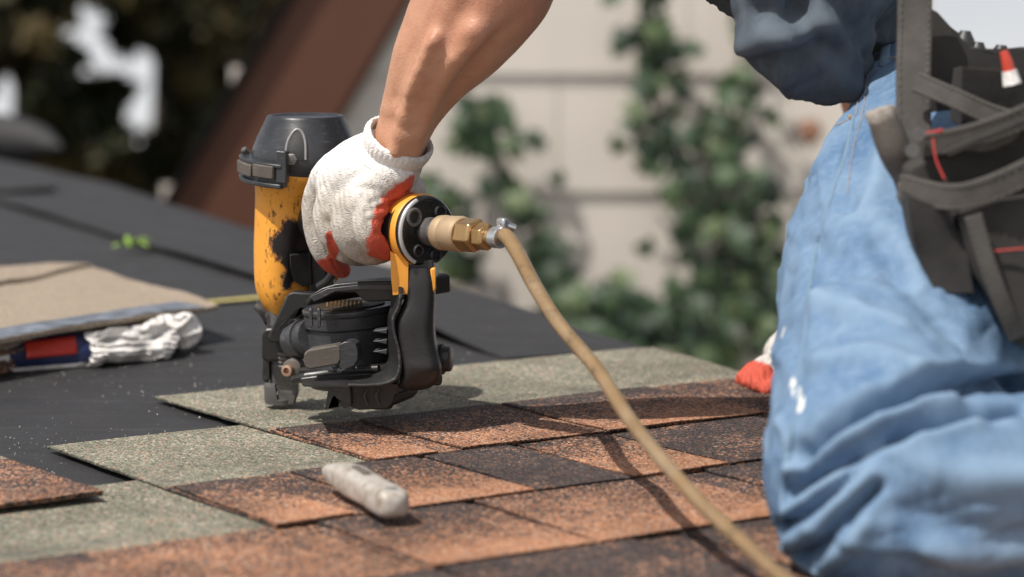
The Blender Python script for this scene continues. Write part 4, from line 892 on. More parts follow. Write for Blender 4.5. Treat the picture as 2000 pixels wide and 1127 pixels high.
# cuff: rolled, ribbed band round the wrist
ca = (Vector(arm[3][:3]) - Vector(arm[0][:3])).normalized(); ca = (ca + V(.16, -.34, .12)).normalized(); cc = PY(770, 292, 2.378)
prof = [(-.034, .0245), (-.028, .0268), (-.018, .0285), (-.008, .0283), (-.004, .0262), (.000, .0285), (.006, .0300), (.011, .0302), (.0145, .0288), (.0145, .0268), (.008, .0255), (-.010, .0248), (-.03, .0235)]
ux, uy, _z = frame_of(ca)
bm = lathe(prof, cc, ca, 120, close=False)
for v in bm.verts:
    d = v.co - cc; q = math.atan2(d.dot(uy), d.dot(ux)); rad = d - ca * d.dot(ca); v.co += rad.normalized() * (.00045 * math.cos(q * 40) + nz(v.co, 45) * .0014) + ca * nz(v.co, 30, 4) * .0015
cm = bpy.data.meshes.new('cuff'); bm.to_mesh(cm); bm.free(); ccz = cooarr(cm); attr(cm, 'red', np.zeros(len(ccz))); attr(cm, 'dirt', np.clip((ccz[:, 0] + .105) / .05, 0, .5))
obj('glove_cuff', cm, GLOVE, glove, angle=180)

# the other glove, fingertips on the shingles behind the leg
g2 = [C3([(1540, 690, 2.70, 50), (1535, 715, 2.67, 46), (1525, 728, 2.655, 36)])] + [C3([(1545, 712 + 3 * i, 2.665 - .010 * i, 24), (1500, 712 + 6 * i, 2.65 - .014 * i, 21), (1468 + 6 * i, 728 + 4 * i, 2.64 - .016 * i, 19), (1450 + 10 * i, 741 + 4 * i, 2.635 - .018 * i, 16)]) for i in range(4)] + [C3([(1545, 730, 2.63, 26), (1520, 752, 2.59, 20), (1500, 760, 2.575, 17)])]
g2m = organic(g2, .0022, 4); c2 = cooarr(g2m); n2 = norarr(g2m); setco(g2m, c2 + n2 * np.array([nz(c, 90, 2) * .0015 for c in c2])[:, None])
tp = [Vector(g2[i][3][:3]) for i in (1, 2, 3, 4)]; attr(g2m, 'red', np.clip(1.3 - dist_poly(c2, [PY(1440, 748, 2.63), PY(1490, 765, 2.56)]) / .036, 0, 1)); attr(g2m, 'dirt', np.full(len(c2), .55))
obj('glove', g2m, GLOVE, man, angle=180, label='red tipped grey glove resting on the shingles behind the knee')

# jeans
jt = C3([(1762, 150, 2.36, 96), (1790, 215, 2.33, 150), (1835, 300, 2.28, 212), (1838, 390, 2.23, 262), (1800, 530, 2.14, 272), (1752, 700, 2.03, 250), (1712, 830, 1.94, 222), (1698, 920, 1.88, 208)])
jk = C3([(1712, 830, 1.92, 205), (1700, 930, 1.87, 212), (1712, 985, 1.855, 200)])
jc = C3([(1720, 960, 1.86, 195), (1880, 965, 1.86, 205), (2080, 960, 1.93, 190), (2400, 930, 2.05, 150), (2750, 910, 2.15, 120)])
jtr = C3([(1960, 350, 2.5, 220), (1930, 380, 2.55, 240), (1930, 520, 2.65, 230), (1930, 640, 2.72, 190)]); jcr = C3([(1930, 640, 2.72, 180), (2300, 690, 2.65, 160), (2750, 690, 2.6, 120)])
seat = C3([(1850, 330, 2.36, 200), (1960, 360, 2.42, 235), (2080, 380, 2.45, 240)])
jfill = C3([(1760, 740, 2.05, 120), (1900, 760, 2.1, 110), (2100, 760, 2.2, 130)])
jm = organic([jt, jfill, jk, jc, jtr, jcr, seat], .0036, 9, .6)
co = cooarr(jm); no = norarr(jm); tree = bvh(jm); dsp = np.zeros(len(co)); worn = np.zeros(len(co))
FOLDS = [([(1555, 880), (1610, 835), (1680, 795), (1760, 768), (1860, 752), (2010, 760)], .010, -.034), ([(1570, 850), (1640, 800), (1740, 755), (1860, 728), (2000, 735)], .009, .010),
         ([(1545, 905), (1600, 865), (1700, 825), (1790, 800), (1860, 790)], .008, .011), ([(1530, 960), (1600, 920), (1680, 880), (1780, 835), (1880, 805), (2000, 800)], .007, -.020),
         ([(1760, 845), (1820, 828), (1880, 810)], .006, -.008), ([(1700, 870), (1800, 850), (1900, 822)], .008, .008), ([(1535, 1000), (1590, 950), (1640, 920)], .007, .007), ([(1510, 1040), (1560, 1010), (1620, 960), (1660, 930)], .0045, -.012), ([(1540, 1060), (1590, 1030), (1650, 970), (1690, 935)], .007, .007),
         ([(1550, 1090), (1600, 1070), (1655, 1000), (1715, 950)], .004, -.010), ([(1655, 1020), (1690, 975), (1712, 945)], .0035, -.010), ([(1600, 1110), (1660, 1060), (1690, 1020)], .006, .005),
         ([(1500, 1000), (1520, 1040), (1560, 1100)], .005, -.010), ([(1590, 540), (1700, 520), (1790, 560), (1850, 640)], .014, -.008), ([(1600, 700), (1700, 690), (1790, 720)], .010, .006), ([(1580, 730), (1650, 722), (1720, 740)], .008, -.005),
         ([(1600, 590), (1680, 620), (1760, 640)], .010, .006), ([(1560, 470), (1640, 500), (1720, 470)], .010, -.005), ([(1650, 400), (1720, 450), (1760, 540)], .010, -.006), ([(1700, 420), (1760, 480), (1800, 560)], .008, .005),
         ([(1800, 1000), (1900, 1040), (2000, 1040)], .012, -.006), ([(1780, 900), (1880, 930), (2000, 930)], .014, .006), ([(1820, 1070), (1900, 1090), (2000, 1080)], .01, .006), ([(1690, 200), (1650, 260), (1625, 330)], .008, -.005), ([(1720, 300), (1700, 380), (1660, 430)], .008, .005), ([(1540, 640), (1560, 700), (1545, 780)], .008, -.004), ([(1520, 820), (1540, 880), (1530, 960)], .006, .005)]
for pts, w_, d_ in FOLDS:
    q = [hit(tree, *p) for p in catmull([list(map(float, p)) for p in pts], 4)]; q = [a for a in q if a is not None]
    if len(q) > 1:
        e = np.exp(-(dist_poly(co, q) / w_) ** 2); dsp += d_ * e
        if d_ > 0: worn += .55 * e
def ridged(c, s, sd): return 1 - abs(nz(c, s, sd)) * 2
dsp += np.array([nz(c, 9, 2) * .004 + (ridged((c[0], c[1], c[2] * 1.6), 12, 5) ** 4) * .0034 - (ridged((c[0] * .8, c[1], c[2] * 2.2), 24, 9) ** 8) * .0018 + nz(c, 45, 8) * .0012 + nz((c[0], c[1], c[2] * 2), 26, 3) * .0018 for c in co])
setco(jm, co + no * dsp[:, None]); tree = bvh(jm); co2 = cooarr(jm)
def spots(co, L_): return np.maximum.reduce([np.clip(1.1 - dist_poly(co, [p, p + V(.0, 0, .003)]) / r_, 0, 1) for p, r_ in L_ if p is not None])
attr(jm, 'paint', spots(co2, [(hit(tree, x_, y_), r_) for x_, y_, r_ in ((1546, 746, .004), (1549, 754, .005), (1552, 762, .0055), (1556, 770, .0065), (1560, 778, .0065), (1562, 786, .006), (1562, 794, .005), (1561, 802, .004))] + [ (hit(tree, 1528, 652), .006)]))
attr(jm, 'worn', np.clip(worn, 0, .8))
jeans = obj('jeans', jm, JEANS, man, angle=180, label='faded blue jeans with white paint spots')
def surf_tube(pts, r_, mat, name, par, lift=.0004, n=6, flat=1.0, tr=None):
    q = [hit(tr or tree, p[0], p[1], lift) for p in catmull([list(map(float, p)) for p in pts], n)]; q = [a for a in q if a is not None]
    if len(q) < 2: return None
    keep = [q[0]]
    for a in q[1:]:
        if (a - keep[-1]).length < .06: keep.append(a)
    if len(keep) < 2: return None
    return obj(name, tube([(*a, r_) for a in keep], 8, None, 1, raw=True, flat=flat), mat, par)
surf_tube([(1668, 225), (1652, 300), (1625, 380), (1600, 460), (1582, 560), (1572, 650), (1560, 740), (1545, 850), (1530, 950), (1528, 1020)], .0019, SEAM, 'side_seam', jeans, -.0004)
for i in range(1): surf_tube([(1612 + i * 10, 255), (1650 + i * 6, 238), (1668, 228 + i * 8)], .0006, STITCH, 'pocket_stitching', jeans)
surf_tube([(1690, 110), (1680, 170), (1672, 225)], .0005, STITCH, 'fly_stitching', jeans); surf_tube([(1700, 110), (1692, 170), (1684, 225), (1665, 300), (1655, 380)], .0004, STITCH, 'pocket_stitching', jeans)
surf_tube([(1650, 130), (1700, 118), (1760, 112), (1830, 112)], .0008, STITCH, 'waistband_stitching', jeans); surf_tube([(1660, 90), (1700, 78), (1760, 70)], .0022, SEAM, 'waistband_edge', jeans)
for x, y in ((1690, 80), (1735, 75)):
    surf_tube([(x, y), (x - 4, y + 25), (x - 6, y + 52)], .0042, SEAM, 'belt_loop', jeans, .001, flat=.4)
for x, y in ((1663, 230),):
    h = hit(tree, x, y, .0008)
    if h: obj('rivet', lathe([(0, .002), (.0006, .002), (.001, .001)], h, (O - h).normalized(), 12), BRASS, jeans)
surf_tube([(1500, 1040), (1540, 1082), (1590, 1115), (1620, 1135)], .0018, SEAM, 'knee_seam', jeans)

# dark denim shirt hanging from the bent torso, with sleeves rolled above the elbows
st = C3([(1750, 140, 2.40, 70), (1665, 20, 2.38, 140), (1600, -80, 2.38, 205), (1520, -300, 2.42, 315), (1400, -560, 2.46, 330), (1385, -650, 2.48, 230)])
belly = C3([(1590, -60, 2.31, 165), (1580, 20, 2.28, 128), (1600, 80, 2.28, 100), (1640, 125, 2.31, 72), (1662, 158, 2.33, 44)])
belly2 = C3([(1540, -60, 2.28, 125), (1508, 20, 2.26, 84), (1516, 70, 2.26, 72), (1560, 105, 2.27, 72)])
sl1 = C3([(1385, -600, 2.40, 180), (1260, -520, 2.34, 165), (1130, -350, 2.33, 150), (1090, -290, 2.33, 140)]); sl2 = C3([(1430, -600, 2.6, 180), (1480, -380, 2.74, 150), (1590, -130, 2.78, 125), (1720, 110, 2.8, 110)])
sm_ = organic([st, belly, belly2, sl1, sl2], .005, 8, .6); co = cooarr(sm_); no = norarr(sm_); tr2 = bvh(sm_); dsp = np.zeros(len(co)); worn = np.zeros(len(co))
for pts, w_, d_ in [([(1450, 100), (1500, 70), (1560, 50), (1620, 60)], .012, .012), ([(1470, 125), (1530, 110), (1600, 90)], .010, -.014), ([(1480, 20), (1530, 40), (1560, 10)], .01, -.012), ([(1560, 0), (1580, 60), (1640, 110)], .012, -.016), ([(1640, 0), (1680, 60), (1700, 110)], .012, -.012), ([(1600, 100), (1640, 140), (1660, 165)], .008, .008), ([(1500, 50), (1530, 70), (1580, 80)], .008, .01)]:
    q = [hit(tr2, *p) for p in catmull([list(map(float, p)) for p in pts], 4)]; q = [a for a in q if a is not None]
    if len(q) > 1:
        e = np.exp(-(dist_poly(co, q) / w_) ** 2); dsp += d_ * e
        if d_ > 0: worn += .6 * e
dsp += np.array([nz(c, 8, 12) * .008 + (ridged((c[0], c[1], c[2] * 1.4), 9, 15) ** 4) * .009 - (ridged((c[0], c[1], c[2] * 1.5), 17, 25) ** 8) * .003 + nz(c, 45, 8) * .002 for c in co]); setco(sm_, co + no * dsp[:, None]); attr(sm_, 'worn', np.clip(worn, 0, .8)); attr(sm_, 'paint', np.zeros(len(co)))
shirt = obj('shirt', sm_, SHIRT, man, angle=180); tr2 = bvh(sm_)
surf_tube([(1520, 5), (1530, 25), (1545, 40)], .001, STITCH, 'shirt_stitching', shirt, tr=tr2)
hair = lathe([(-.085, .02), (-.07, .06), (-.02, .092), (.03, .085), (.06, .05), (.07, .01)], PY(1180, -990, 2.45), V(-.3, 0, 1), 28); obj('hair', hair, grain('dark_hair', (.02, .014, .01), (.05, .035, .025), 200, .6), man)

# ------------------------------------------------------------------ tool belt with pouches
tb = thing('tool_belt', 'dusty charcoal canvas tool belt with straps and pouches at the hip of the kneeling roofer', 'tool belt', tuple(PY(1880, 300, 2.1)))
def puff(rows, name, mat, par, th=.03, y=2.08, amp=.003, bev=.006, sub=True, tilt=0.0):
    """stitched pouch: outline with rounded, padded thickness"""
    pts = [PY(a, b, y + tilt * (a - 1850) / 1000) for a, b in rows]; bm = prism(pts, V(0, th, 0)); bmesh.ops.subdivide_edges(bm, edges=bm.edges, cuts=3, use_grid_fill=True)
    cen = sum(pts, V(0, 0, 0)) / len(pts)
    for v in bm.verts: v.co += V(nz(v.co, 14, 1), nz(v.co, 14, 5) * 1.6, nz(v.co, 14, 9)) * amp * 1.8 + V(0, nz(v.co, 40, 2) * amp * .7, 0)
    return obj(name, bm, mat, par, bevel=bev, angle=50)
def strap(P, wd, th, name, mat, par, n=8):
    """flat webbing along points (px,py,y), width wd in px across the view"""
    C = catmull([[*PY(*p)] for p in P], n); bm = bmesh.new(); rings = []
    for i, c in enumerate(C):
        t = (Vector(C[min(i + 1, len(C) - 1)]) - Vector(C[max(i - 1, 0)])).normalized(); s = t.cross(V(0, 1, 0)).normalized(); nn = s.cross(t); w_ = wd / 2 * P[0][2] / FPX; p = Vector(c) + nn * nz(c, 20) * .002
        rings.append([bm.verts.new(p + s * a + nn * b) for a, b in ((-w_, -th), (w_, -th), (w_, th), (-w_, th))])
    for A_, B_ in zip(rings, rings[1:]):
        for i in range(4): bm.faces.new((A_[i], A_[(i + 1) % 4], B_[(i + 1) % 4], B_[i]))
    bm.faces.new(rings[0]); bm.faces.new(rings[-1][::-1]); edges_ = [[(v1.co.lerp(v2.co, f_) - V(0, .0006, 0)) for v1, v2 in ((r_[0], r_[1]) if r_[0].co.y + r_[1].co.y < r_[2].co.y + r_[3].co.y else (r_[3], r_[2]) for r_ in rings)] for f_ in (.1, .9)]
    so_ = obj(name, bm, mat, par, bevel=.0008)
    if wd > 30:
        b2 = bmesh.new()
        for e_ in edges_:
            for a_, c_ in zip(e_, e_[1:]):
                L_ = (c_ - a_).length; k_ = max(1, int(L_ / .006))
                for i in range(k_): tube([(*a_.lerp(c_, (i + .1) / k_), .0006), (*a_.lerp(c_, (i + .7) / k_), .0006)], 5, b2, raw=True)
        obj('stitching', b2, DULLTH, so_)
    return so_
puff([(1845, 70), (1900, 92), (1950, 105), (2010, 100), (2120, 110), (2200, 300), (2150, 420), (1940, 400), (1820, 330), (1780, 200), (1790, 60), (1810, 10), (1830, 20)], 'belt_pad', POUCH, tb, .05, 2.14)
puff([(1760, 330), (1860, 280), (1960, 250), (2120, 220), (2260, 260), (2250, 560), (2120, 690), (2010, 670), (1945, 620), (1890, 575), (1825, 500), (1775, 400)], 'large_pouch', POUCH, tb, .10, 1.99, tilt=-.06)
puff([(1880, 420), (1960, 400), (2120, 380), (2150, 600), (2060, 690), (1985, 670), (1940, 600), (1905, 540)], 'front_pocket', POUCH, tb, .035, 1.955)
puff([(1765, 375), (1850, 400), (1890, 470), (1900, 575), (1850, 572), (1822, 565), (1795, 480)], 'small_pocket', POUCH, tb, .05, 1.965)
puff([(1880, 130), (1990, 140), (2040, 160), (2040, 230), (1960, 240), (1880, 240)], 'side_pocket', POUCH, tb, .03, 2.07)
strap([(1788, -60, 2.12), (1786, 60, 2.11), (1784, 160, 2.09), (1788, 300, 2.07), (1815, 420, 2.05), (1850, 520, 2.03)], 66, .003, 'webbing_strap', WEB, tb)
strap([(1790, 160, 2.07), (1860, 190, 2.05), (1940, 225, 2.04), (2030, 250, 2.03)], 40, .003, 'webbing_strap', WEB, tb)
strap([(1800, 285, 2.0), (1880, 270, 1.98), (1960, 245, 1.97), (2080, 195, 1.97)], 46, .003, 'webbing_strap', WEB, tb)
strap([(1850, 300, 1.97), (1940, 262, 1.96), (2060, 215, 1.95)], 14, .003, 'pocket_binding', POUCH, tb)
strap([(1765, 365, 2.0), (1850, 385, 1.96), (1930, 370, 1.95), (2060, 310, 1.94)], 50, .004, 'webbing_strap', WEB, tb)
strap([(1900, 420, 1.945), (1930, 520, 1.94), (1960, 600, 1.94), (1985, 660, 1.945)], 34, .003, 'webbing_strap', WEB, tb)
strap([(1805, 262, 2.0), (1840, 255, 1.985)], 7, .0015, 'red_tag', REDC, tb); strap([(1822, 270, 1.985), (1828, 310, 1.975), (1845, 350, 1.965)], 4, .001, 'red_cord', REDC, tb)
strap([(1930, 492, 1.95), (2010, 485, 1.945), (2080, 480, 1.945)], 4, .001, 'red_binding', REDC, tb)
for x, y, yy in ((1795, 262, 1.99), (1782, 294, 1.985)):
    c = PY(x, y, yy); obj('buckle', lathe([(0, .0035), (.003, .0035), (.003, .005), (.0045, .005), (.0045, .003)], c, V(-.2, -1, .1), 20), STEEL, tb)
for i, (x, y) in enumerate(((1856, 85), (1880, 70), (1905, 92), (1950, 98))):
    bm = tube([(*PY(x, y + 90, 2.16), .009), (*PY(x + 3, y + 20, 2.16), .009), (*PY(x + 6, y - 10, 2.16), .004)], 10); o = obj('dark_tool_grip', bm, BLACKP, loc=tuple(PY(x, y, 2.16)))
    props(o, ['leftmost black tool grip poking out above the charcoal tool belt', 'tallest black tool grip poking out of the charcoal tool belt', 'third black tool grip from the left above the tool belt', 'black tool grip just left of the red striped brush'][i], 'tool', 'tool grips in the tool belt')
# pale tool handle hanging off the front of the belt
th_ = thing('claw_hammer', 'tool with a pale grey worn handle hanging between blue jeans and black pouch', 'tool', tuple(PY(1740, 260, 2.03)))
bm = tube([(*PY(1722, 226, 2.03), .010), (*PY(1730, 248, 2.03), .0115), (*PY(1748, 295, 2.03), .012), (*PY(1765, 335, 2.035), .010), (*PY(1775, 355, 2.04), .008)], 20); obj('handle', bm, RUBBER, th_)
bm = lathe([(-.005, .006), (-.003, .0105), (.003, .0115), (.006, .0105)], PY(1722, 228, 2.03), V(-.3, 0, 1), 20); obj('handle_end', bm, KM, th_)
bm = lathe([(0, .009), (.006, .011), (.02, .011), (.024, .008), (.03, .008)], PY(1778, 352, 2.02), V(.25, -.2, -1), 24); obj('head', bm, KM, th_)
bm = box(PY(1790, 415, 2.015), (.017, .012, .016)); obj('claw', bm, RUBBER, th_, bevel=.004)
rb = thing('paint_brush', 'small brush with red and white handle standing in the tool belt', 'brush', tuple(PY(1975, 150, 2.05)))
obj('handle', tube([(*PY(1960, 100, 2.05), .003), (*PY(1966, 118, 2.05), .004), (*PY(1971, 138, 2.05), .0045)], 10), grain('red_lacquer', (.5, .04, .02), (.6, .08, .05), 60, .4), rb); obj('ferrule', tube([(*PY(1971, 138, 2.05), .0055), (*PY(1977, 165, 2.05), .007)], 10), WHT, rb)

# ------------------------------------------------------------------ the house wall behind
WY = 7.0; kw = WY / FPX
SID = M('painted_greige_siding', .7, 0, .3); s1 = SID.noise(1.2, 5, .6); s2 = SID.noise(6, 5, .65, SID.mapv((1, 1, .3)))
SID.color(SID.mix(SID.ramp(s2, [(.35, 0), (.75, .55)]), SID.mix(s1, (.62, .56, .5), (.72, .66, .6)), (.56, .525, .48))); SID.bump(SID.noise(60, 4, .6, SID.mapv((.3, 1, 4))), .3, .002); SID = SID.m
BRN = M('brown_painted_board', .55, 0, .4); b1 = BRN.noise(8, 5, .6, BRN.mapv((1, 1, 1))); BRN.color(BRN.mix(b1, (.085, .033, .019), (.12, .048, .028))); BRN.bump(BRN.noise(60, 4), .2, .002); BRN = BRN.m
DRK = grain('dark_roof_edge', (.006, .006, .006), (.014, .013, .013), 30, .9, 0, .2, .0005, .05)
house = thing('house', 'house wall of greige horizontal siding with a steep brown rake board at its left', 'house', tuple(PY(1000, 900, WY)))
ys = [-315, -85, 145, 375, 605, 835, 1065]
def rake_x(py): return 700 - (py - 145) * 230 / 390 + 6       # inner edge of the brown board
sd2 = random.Random(3)
for a, b in zip(ys, ys[1:]):
    x = -200
    x = max(rake_x(b) - 120, -250); cuts = [x]
    while cuts[-1] < 1780: cuts.append(cuts[-1] + sd2.choice([520, 640, 760]))
    cuts[-1] = 1780
    for x0, x1 in zip(cuts, cuts[1:]):
        if x1 - x0 < 30: continue
        tl, tr, br_, bl_ = PY(x0, a - 14, WY), PY(x1 - 2, a - 14, WY), PY(x1 - 2, b, WY), PY(x0, b, WY)
        bm = bmesh.new(); vs = []
        for p, o_ in ((tl, 0), (tr, 0), (br_, -.012), (bl_, -.012)): vs.append((p + V(0, o_, 0)))
        A_ = [bm.verts.new(p) for p in vs]; B_ = [bm.verts.new(p + V(0, .012, 0)) for p in vs]
        bm.faces.new(A_); bm.faces.new(B_[::-1])
        for i in range(4): bm.faces.new((A_[i], B_[i], B_[(i + 1) % 4], A_[(i + 1) % 4]))
        obj('siding_board', bm, SID, house, smooth=False)
q = [PY(rake_x(-420) - 100, -420, WY), PY(1790, -420, WY), PY(1790, 1700, WY), PY(rake_x(1000) - 100, 1000, WY), PY(-500, 1700, WY)]
bm = prism([p + V(0, .02, 0) for p in (q[0], q[1], q[2], q[3])], V(0, .1, 0)); obj('wall_core', bm, SID, house, smooth=False)
bm = prism([PY(1780, -420, WY - .03), PY(1815, -420, WY - .03), PY(1815, 1700, WY - .03), PY(1780, 1700, WY - .03)], V(0, .14, 0)); obj('corner_board', bm, SID, house, smooth=False, bevel=.003)
def rk(off, py): return rake_x(py) + off
def slab(o0, o1, y0, y1, dep, mat, name): 
    bm = prism([PY(rk(o0, y0), y0, dep), PY(rk(o1, y0), y0, dep), PY(rk(o1, y1), y1, dep), PY(rk(o0, y1), y1, dep)], V(0, y_th, 0)); return obj(name, bm, mat, house, smooth=False, bevel=.003)
y_th = .04; slab(-222, 0, -500, 1000, WY - .06, BRN, 'rake_board')
y_th = .12; slab(-26, 14, -500, 1000, WY - .04, BRN, 'rake_soffit')
y_th = 4.0; slab(-244, -225, -500, 1000, WY - .09, DRK, 'roof_edge')
# ivy on the wall
LV = M('ivy_leaf', .5, 0, .4); rndn = LV.t.nodes.new('ShaderNodeObjectInfo').outputs['Random']
LV.color(LV.ramp(rndn, [(0, (.016, .032, .018)), (.4, (.03, .06, .028)), (.75, (.05, .09, .038)), (1, (.10, .13, .055))])); LV.bump(LV.noise(90, 3), .3, .001); LV = LV.m
STEM = grain('ivy_stem', (.06, .04, .025), (.12, .085, .055), 60, .9)
def ivy_mesh():
    pts = [(0, 0), (.35, -.18), (.62, .12), (.42, .34), (.5, .62), (.22, .62), (0, 1.0), (-.22, .62), (-.5, .62), (-.42, .34), (-.62, .12), (-.35, -.18)]
    bm = bmesh.new(); c = bm.verts.new((0, .3, .06)); vs = [bm.verts.new((x, y, -.10 * abs(x) - .12 * y * y)) for x, y in pts]
    for i in range(12): bm.faces.new((c, vs[i], vs[(i + 1) % 12]))
    me = bpy.data.meshes.new('leaf'); bm.to_mesh(me); bm.free(); me.materials.append(LV); return me
IVM = ivy_mesh()
def put_leaf(parent, p, s, rr, ydir=-1):
    o = bpy.data.objects.new('leaf', IVM); COL.objects.link(o); o.parent = parent; o.location = p - LOC[parent]; o.scale = (s, s, s)
    n_ = V(rr.uniform(-.8, .8), -1, rr.uniform(-.4, .9)).normalized(); u_ = V(rr.uniform(-.9, .9), -.2, -1); x_ = u_.cross(n_).normalized(); u2 = n_.cross(x_)
    o.rotation_euler = Matrix((x_, u2, n_)).transposed().to_euler(); return o
def vine(path, n, spread, label, seed, size=(.035, .062), y=None):
    rr = random.Random(seed); y = y or WY - .06; base = PY(path[-1][0], path[-1][1], y)
    t = thing('ivy_vine', label, 'ivy', tuple(base), group='ivy vines climbing the siding')
    C = catmull([list(map(float, p)) for p in path], 10)
    st_ = [(*PY(c[0] + nz((c[0], c[1], 0), .02) * 10, c[1], WY - .035), .006) for c in C]; obj('stem', tube(st_, 6, n=1, raw=True), STEM, t)
    for i in range(n):
        c = C[int(rr.random() ** .9 * (len(C) - 1))]; s_ = c[2] if len(c) > 2 else spread
        px = c[0] + rr.gauss(0, .5) * s_; py = c[1] + rr.gauss(0, .4) * s_
        put_leaf(t, PY(px, py, y - rr.random() * .14), rr.uniform(*size), rr)
    return t
vine([(905, 180, 30), (940, 230, 62), (975, 290, 78), (1010, 360, 72), (1050, 430, 50), (1075, 490, 42), (1095, 560, 34), (1120, 640, 34)], 85, 1, 'ivy vine running diagonally down the siding just right of the forearm', 1)
vine([(1250, -40, 50), (1262, 60, 50), (1300, 110, 62), (1262, 180, 62), (1310, 260, 75), (1340, 340, 90), (1380, 430, 80), (1430, 490, 100), (1450, 560, 110), (1440, 640, 110)], 130, 1, 'ivy vine climbing the middle of the siding left of the dark shirt', 2)
vine([(1432, -40, 60), (1440, 60, 55), (1450, 150, 65), (1420, 230, 80), (1440, 300, 60), (1470, 380, 70), (1490, 460, 90), (1480, 560, 90), (1460, 660, 80)], 100, 1, 'ivy vine hanging beside the dark denim shirt', 3)
vine([(1385, 515, 30), (1410, 560, 40), (1440, 600, 60)], 30, 1, 'short ivy shoot low on the siding left of the jeans', 4)
vine([(845, 355, 45), (860, 400, 60), (872, 470, 45), (880, 530, 40)], 46, 1, 'small ivy shoot showing behind the brass coupler', 5)
vine([(1230, 640, 110), (1150, 600, 60), (1130, 600, 55), (1180, 640, 80), (1260, 625, 90), (1340, 640, 90), (1400, 690, 90)], 210, 1, 'bushy ivy spreading along the foot of the siding', 6, (.04, .07), WY - .25)
BL = M('brown_leaf', .7); BL.color(BL.mix(BL.noise(20, 3), (.16, .07, .04), (.25, .12, .07))); BL = BL.m
o = thing('dead_leaf', 'withered brown leaf clinging to the siding beside the jeans', 'leaf', tuple(PY(1585, 260, WY - .05)))
for i in range(3):
    bm = bmesh.new(); leaf_blade(PY(1570 + i * 12, 235, WY - .06), (.2 - i * .3, -.3, -1), (0, -1, 0), .07, .022, bm); q_ = obj('blade', bm, BL, o); m_ = q_.modifiers.new('s', 'SOLIDIFY'); m_.thickness = .001

# ------------------------------------------------------------------ ground and trees
me = bpy.data.meshes.new('ground'); N = 60; co = []; fs = []
for j in range(N + 1):
    for i in range(N + 1):
        x = -150 + 300 * i / N; y = -20 + 220 * j / N; co.append((x, y, -3.6 - max(0, y - 4) * .16 + nz((x, y, 0), .05) * .5))
for j in range(N):
    for i in range(N): a = j * (N + 1) + i; fs.append((a, a + 1, a + N + 2, a + N + 1))
me.from_pydata(co, [], fs); o = obj('ground', me, grain('rough_grass', (.03, .045, .015), (.07, .08, .03), 2, .95)); props(o, 'grassy hillside falling away behind the house', kind='structure')
def leafmat(name, a, b, c):
    m = M(name, .6, 0, .3); m.color(m.mix(m.vor(6.0), a, b)); m.color(m.mix(m.ramp(m.noise(2.2, 3), [(.45, 0), (.62, 1)]), m.mix(m.noise(9, 2), a, b), c)); m.b.inputs['Transmission Weight'].default_value = 0; return m.m
TG = leafmat('dark_evergreen', (.015, .02, .009), (.034, .04, .016), (.09, .068, .026)); TA = leafmat('autumn_leaves', (.09, .075, .03), (.2, .16, .06), (.22, .09, .05)); BARK = grain('bark', (.03, .022, .017), (.07, .055, .04), 12, .9, 0, .8, .01)
def crown_mesh(clumps, n, size, seed):
    g = np.random.default_rng(seed); P = np.array([c[:3] for c in clumps]); Rr = np.array([c[3] for c in clumps]); w_ = Rr ** 2; k_ = g.choice(len(P), n, p=w_ / w_.sum())
    d = g.normal(size=(n, 3)); d /= np.linalg.norm(d, axis=1)[:, None]; rad = Rr[k_] * g.random(n) ** .45; c = P[k_] + d * rad[:, None]
    a = g.normal(size=(n, 3)); a /= np.linalg.norm(a, axis=1)[:, None]; b = np.cross(a, g.normal(size=(n, 3))); b /= np.linalg.norm(b, axis=1)[:, None]; s = size * (.5 + g.random(n))
    v = np.stack([c - a * s[:, None], c + b * (s * .45)[:, None], c + a * s[:, None], c - b * (s * .45)[:, None]], 1).reshape(-1, 3)
    f = np.arange(4 * n).reshape(-1, 4); me = bpy.data.meshes.new('crown'); me.from_pydata(v.tolist(), [], f.tolist()); return me
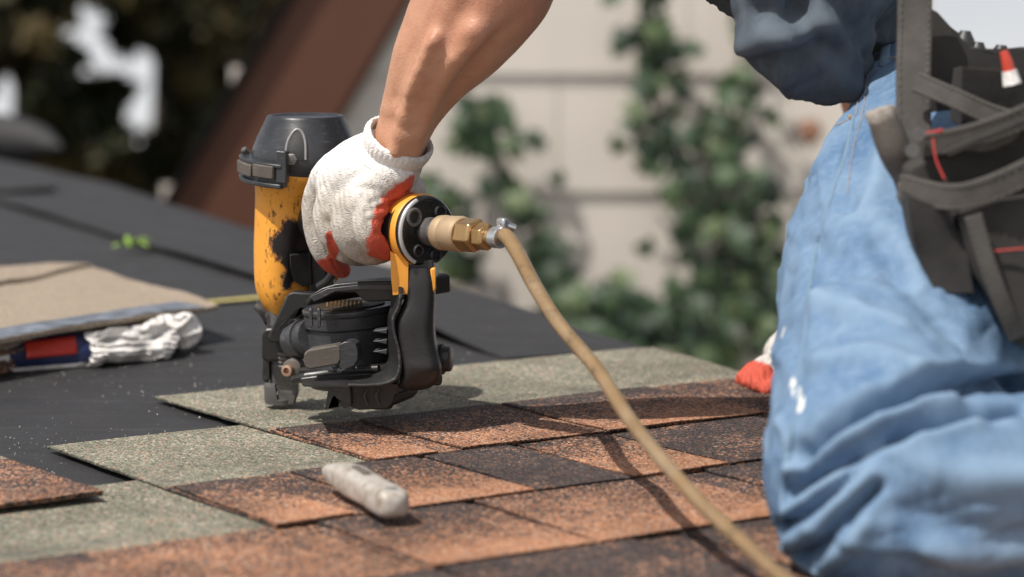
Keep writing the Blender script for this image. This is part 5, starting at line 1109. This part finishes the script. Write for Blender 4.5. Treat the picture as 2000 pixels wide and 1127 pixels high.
def tree_at(px, y, clpx, n, size, mat, label, seed, trunk_r=.12, nb=6):
    """clumps given as (px, py, y offset, radius px); the trunk rises from the ground under them"""
    clumps = [(*PY(a, b, y + dy), r_ * (y + dy) / FPX) for a, b, dy, r_ in clpx]; base = PY(px, 500, y); base.z = -3.6 - (y - 4) * .16 - .2
    t = thing('tree', label, 'tree', tuple(base), group='trees behind the roof'); topz = max(c[2] for c in clumps)
    bm = tube([(*base, trunk_r * 1.4), (base.x + .06, base.y, base.z + 1.2, trunk_r), (base.x - .05, base.y + .05, (base.z + topz) / 2, trunk_r * .7), (base.x + .03, base.y, topz, trunk_r * .25)], 12); obj('trunk', bm, BARK, t)
    rr = random.Random(seed)
    for c in rr.sample(clumps, min(nb, len(clumps))):
        z0 = max(base.z + 1.5, c[2] - rr.uniform(.3, .9)); bm = tube([(base.x, base.y, z0, trunk_r * .4), ((base.x + c[0]) / 2, (base.y + c[1]) / 2, (z0 + c[2]) / 2 + .1, trunk_r * .25), (c[0], c[1], c[2], trunk_r * .08)], 8); obj('limb', bm, BARK, t)
    cm_ = crown_mesh(clumps, n, size, seed); cr = obj('crown', cm_, mat, t, smooth=False); cr['kind'] = 'stuff'; return t
GAPS = [(188, 98, 24, 56), (165, 35, 20, 30), (15, 218, 52, 38), (278, 218, 34, 46), (290, 120, 22, 26)]
def fill(x0, x1, y0, y1, n, r0, r1, seed, gaps=GAPS):
    rr = random.Random(seed); out = []
    while len(out) < n:
        a, b, r_ = rr.uniform(x0, x1), rr.uniform(y0, y1), rr.uniform(r0, r1)
        if any(((a - gx) / (rx + r_ * .95)) ** 2 + ((b - gy) / (ry + r_ * .95)) ** 2 < 1 for gx, gy, rx, ry in gaps): continue
        out.append((a, b, rr.uniform(-1.0, 1.0), r_))
    return out
tree_at(60, 12, fill(-330, 215, -420, 620, 150, 30, 80, 1) + fill(-100, 240, -60, 600, 150, 14, 34, 7), 26000, .075, TG, 'dark evergreen tree at the far left edge', 1)
tree_at(330, 13.5, fill(170, 470, -420, 640, 130, 25, 60, 2) + fill(120, 480, -60, 600, 150, 12, 30, 8), 24000, .075, TG, 'dark evergreen tree just left of the brown rake board', 2)
tree_at(430, 16, fill(300, 620, -300, 420, 90, 16, 42, 3), 9000, .085, TA, 'tree with yellow and brown autumn leaves left of the brown rake board', 3, .1)
tree_at(1950, 18, fill(1840, 2300, 330, 760, 90, 40, 90, 4), 14000, .1, TG, 'tree behind the tool belt at the right edge', 4)
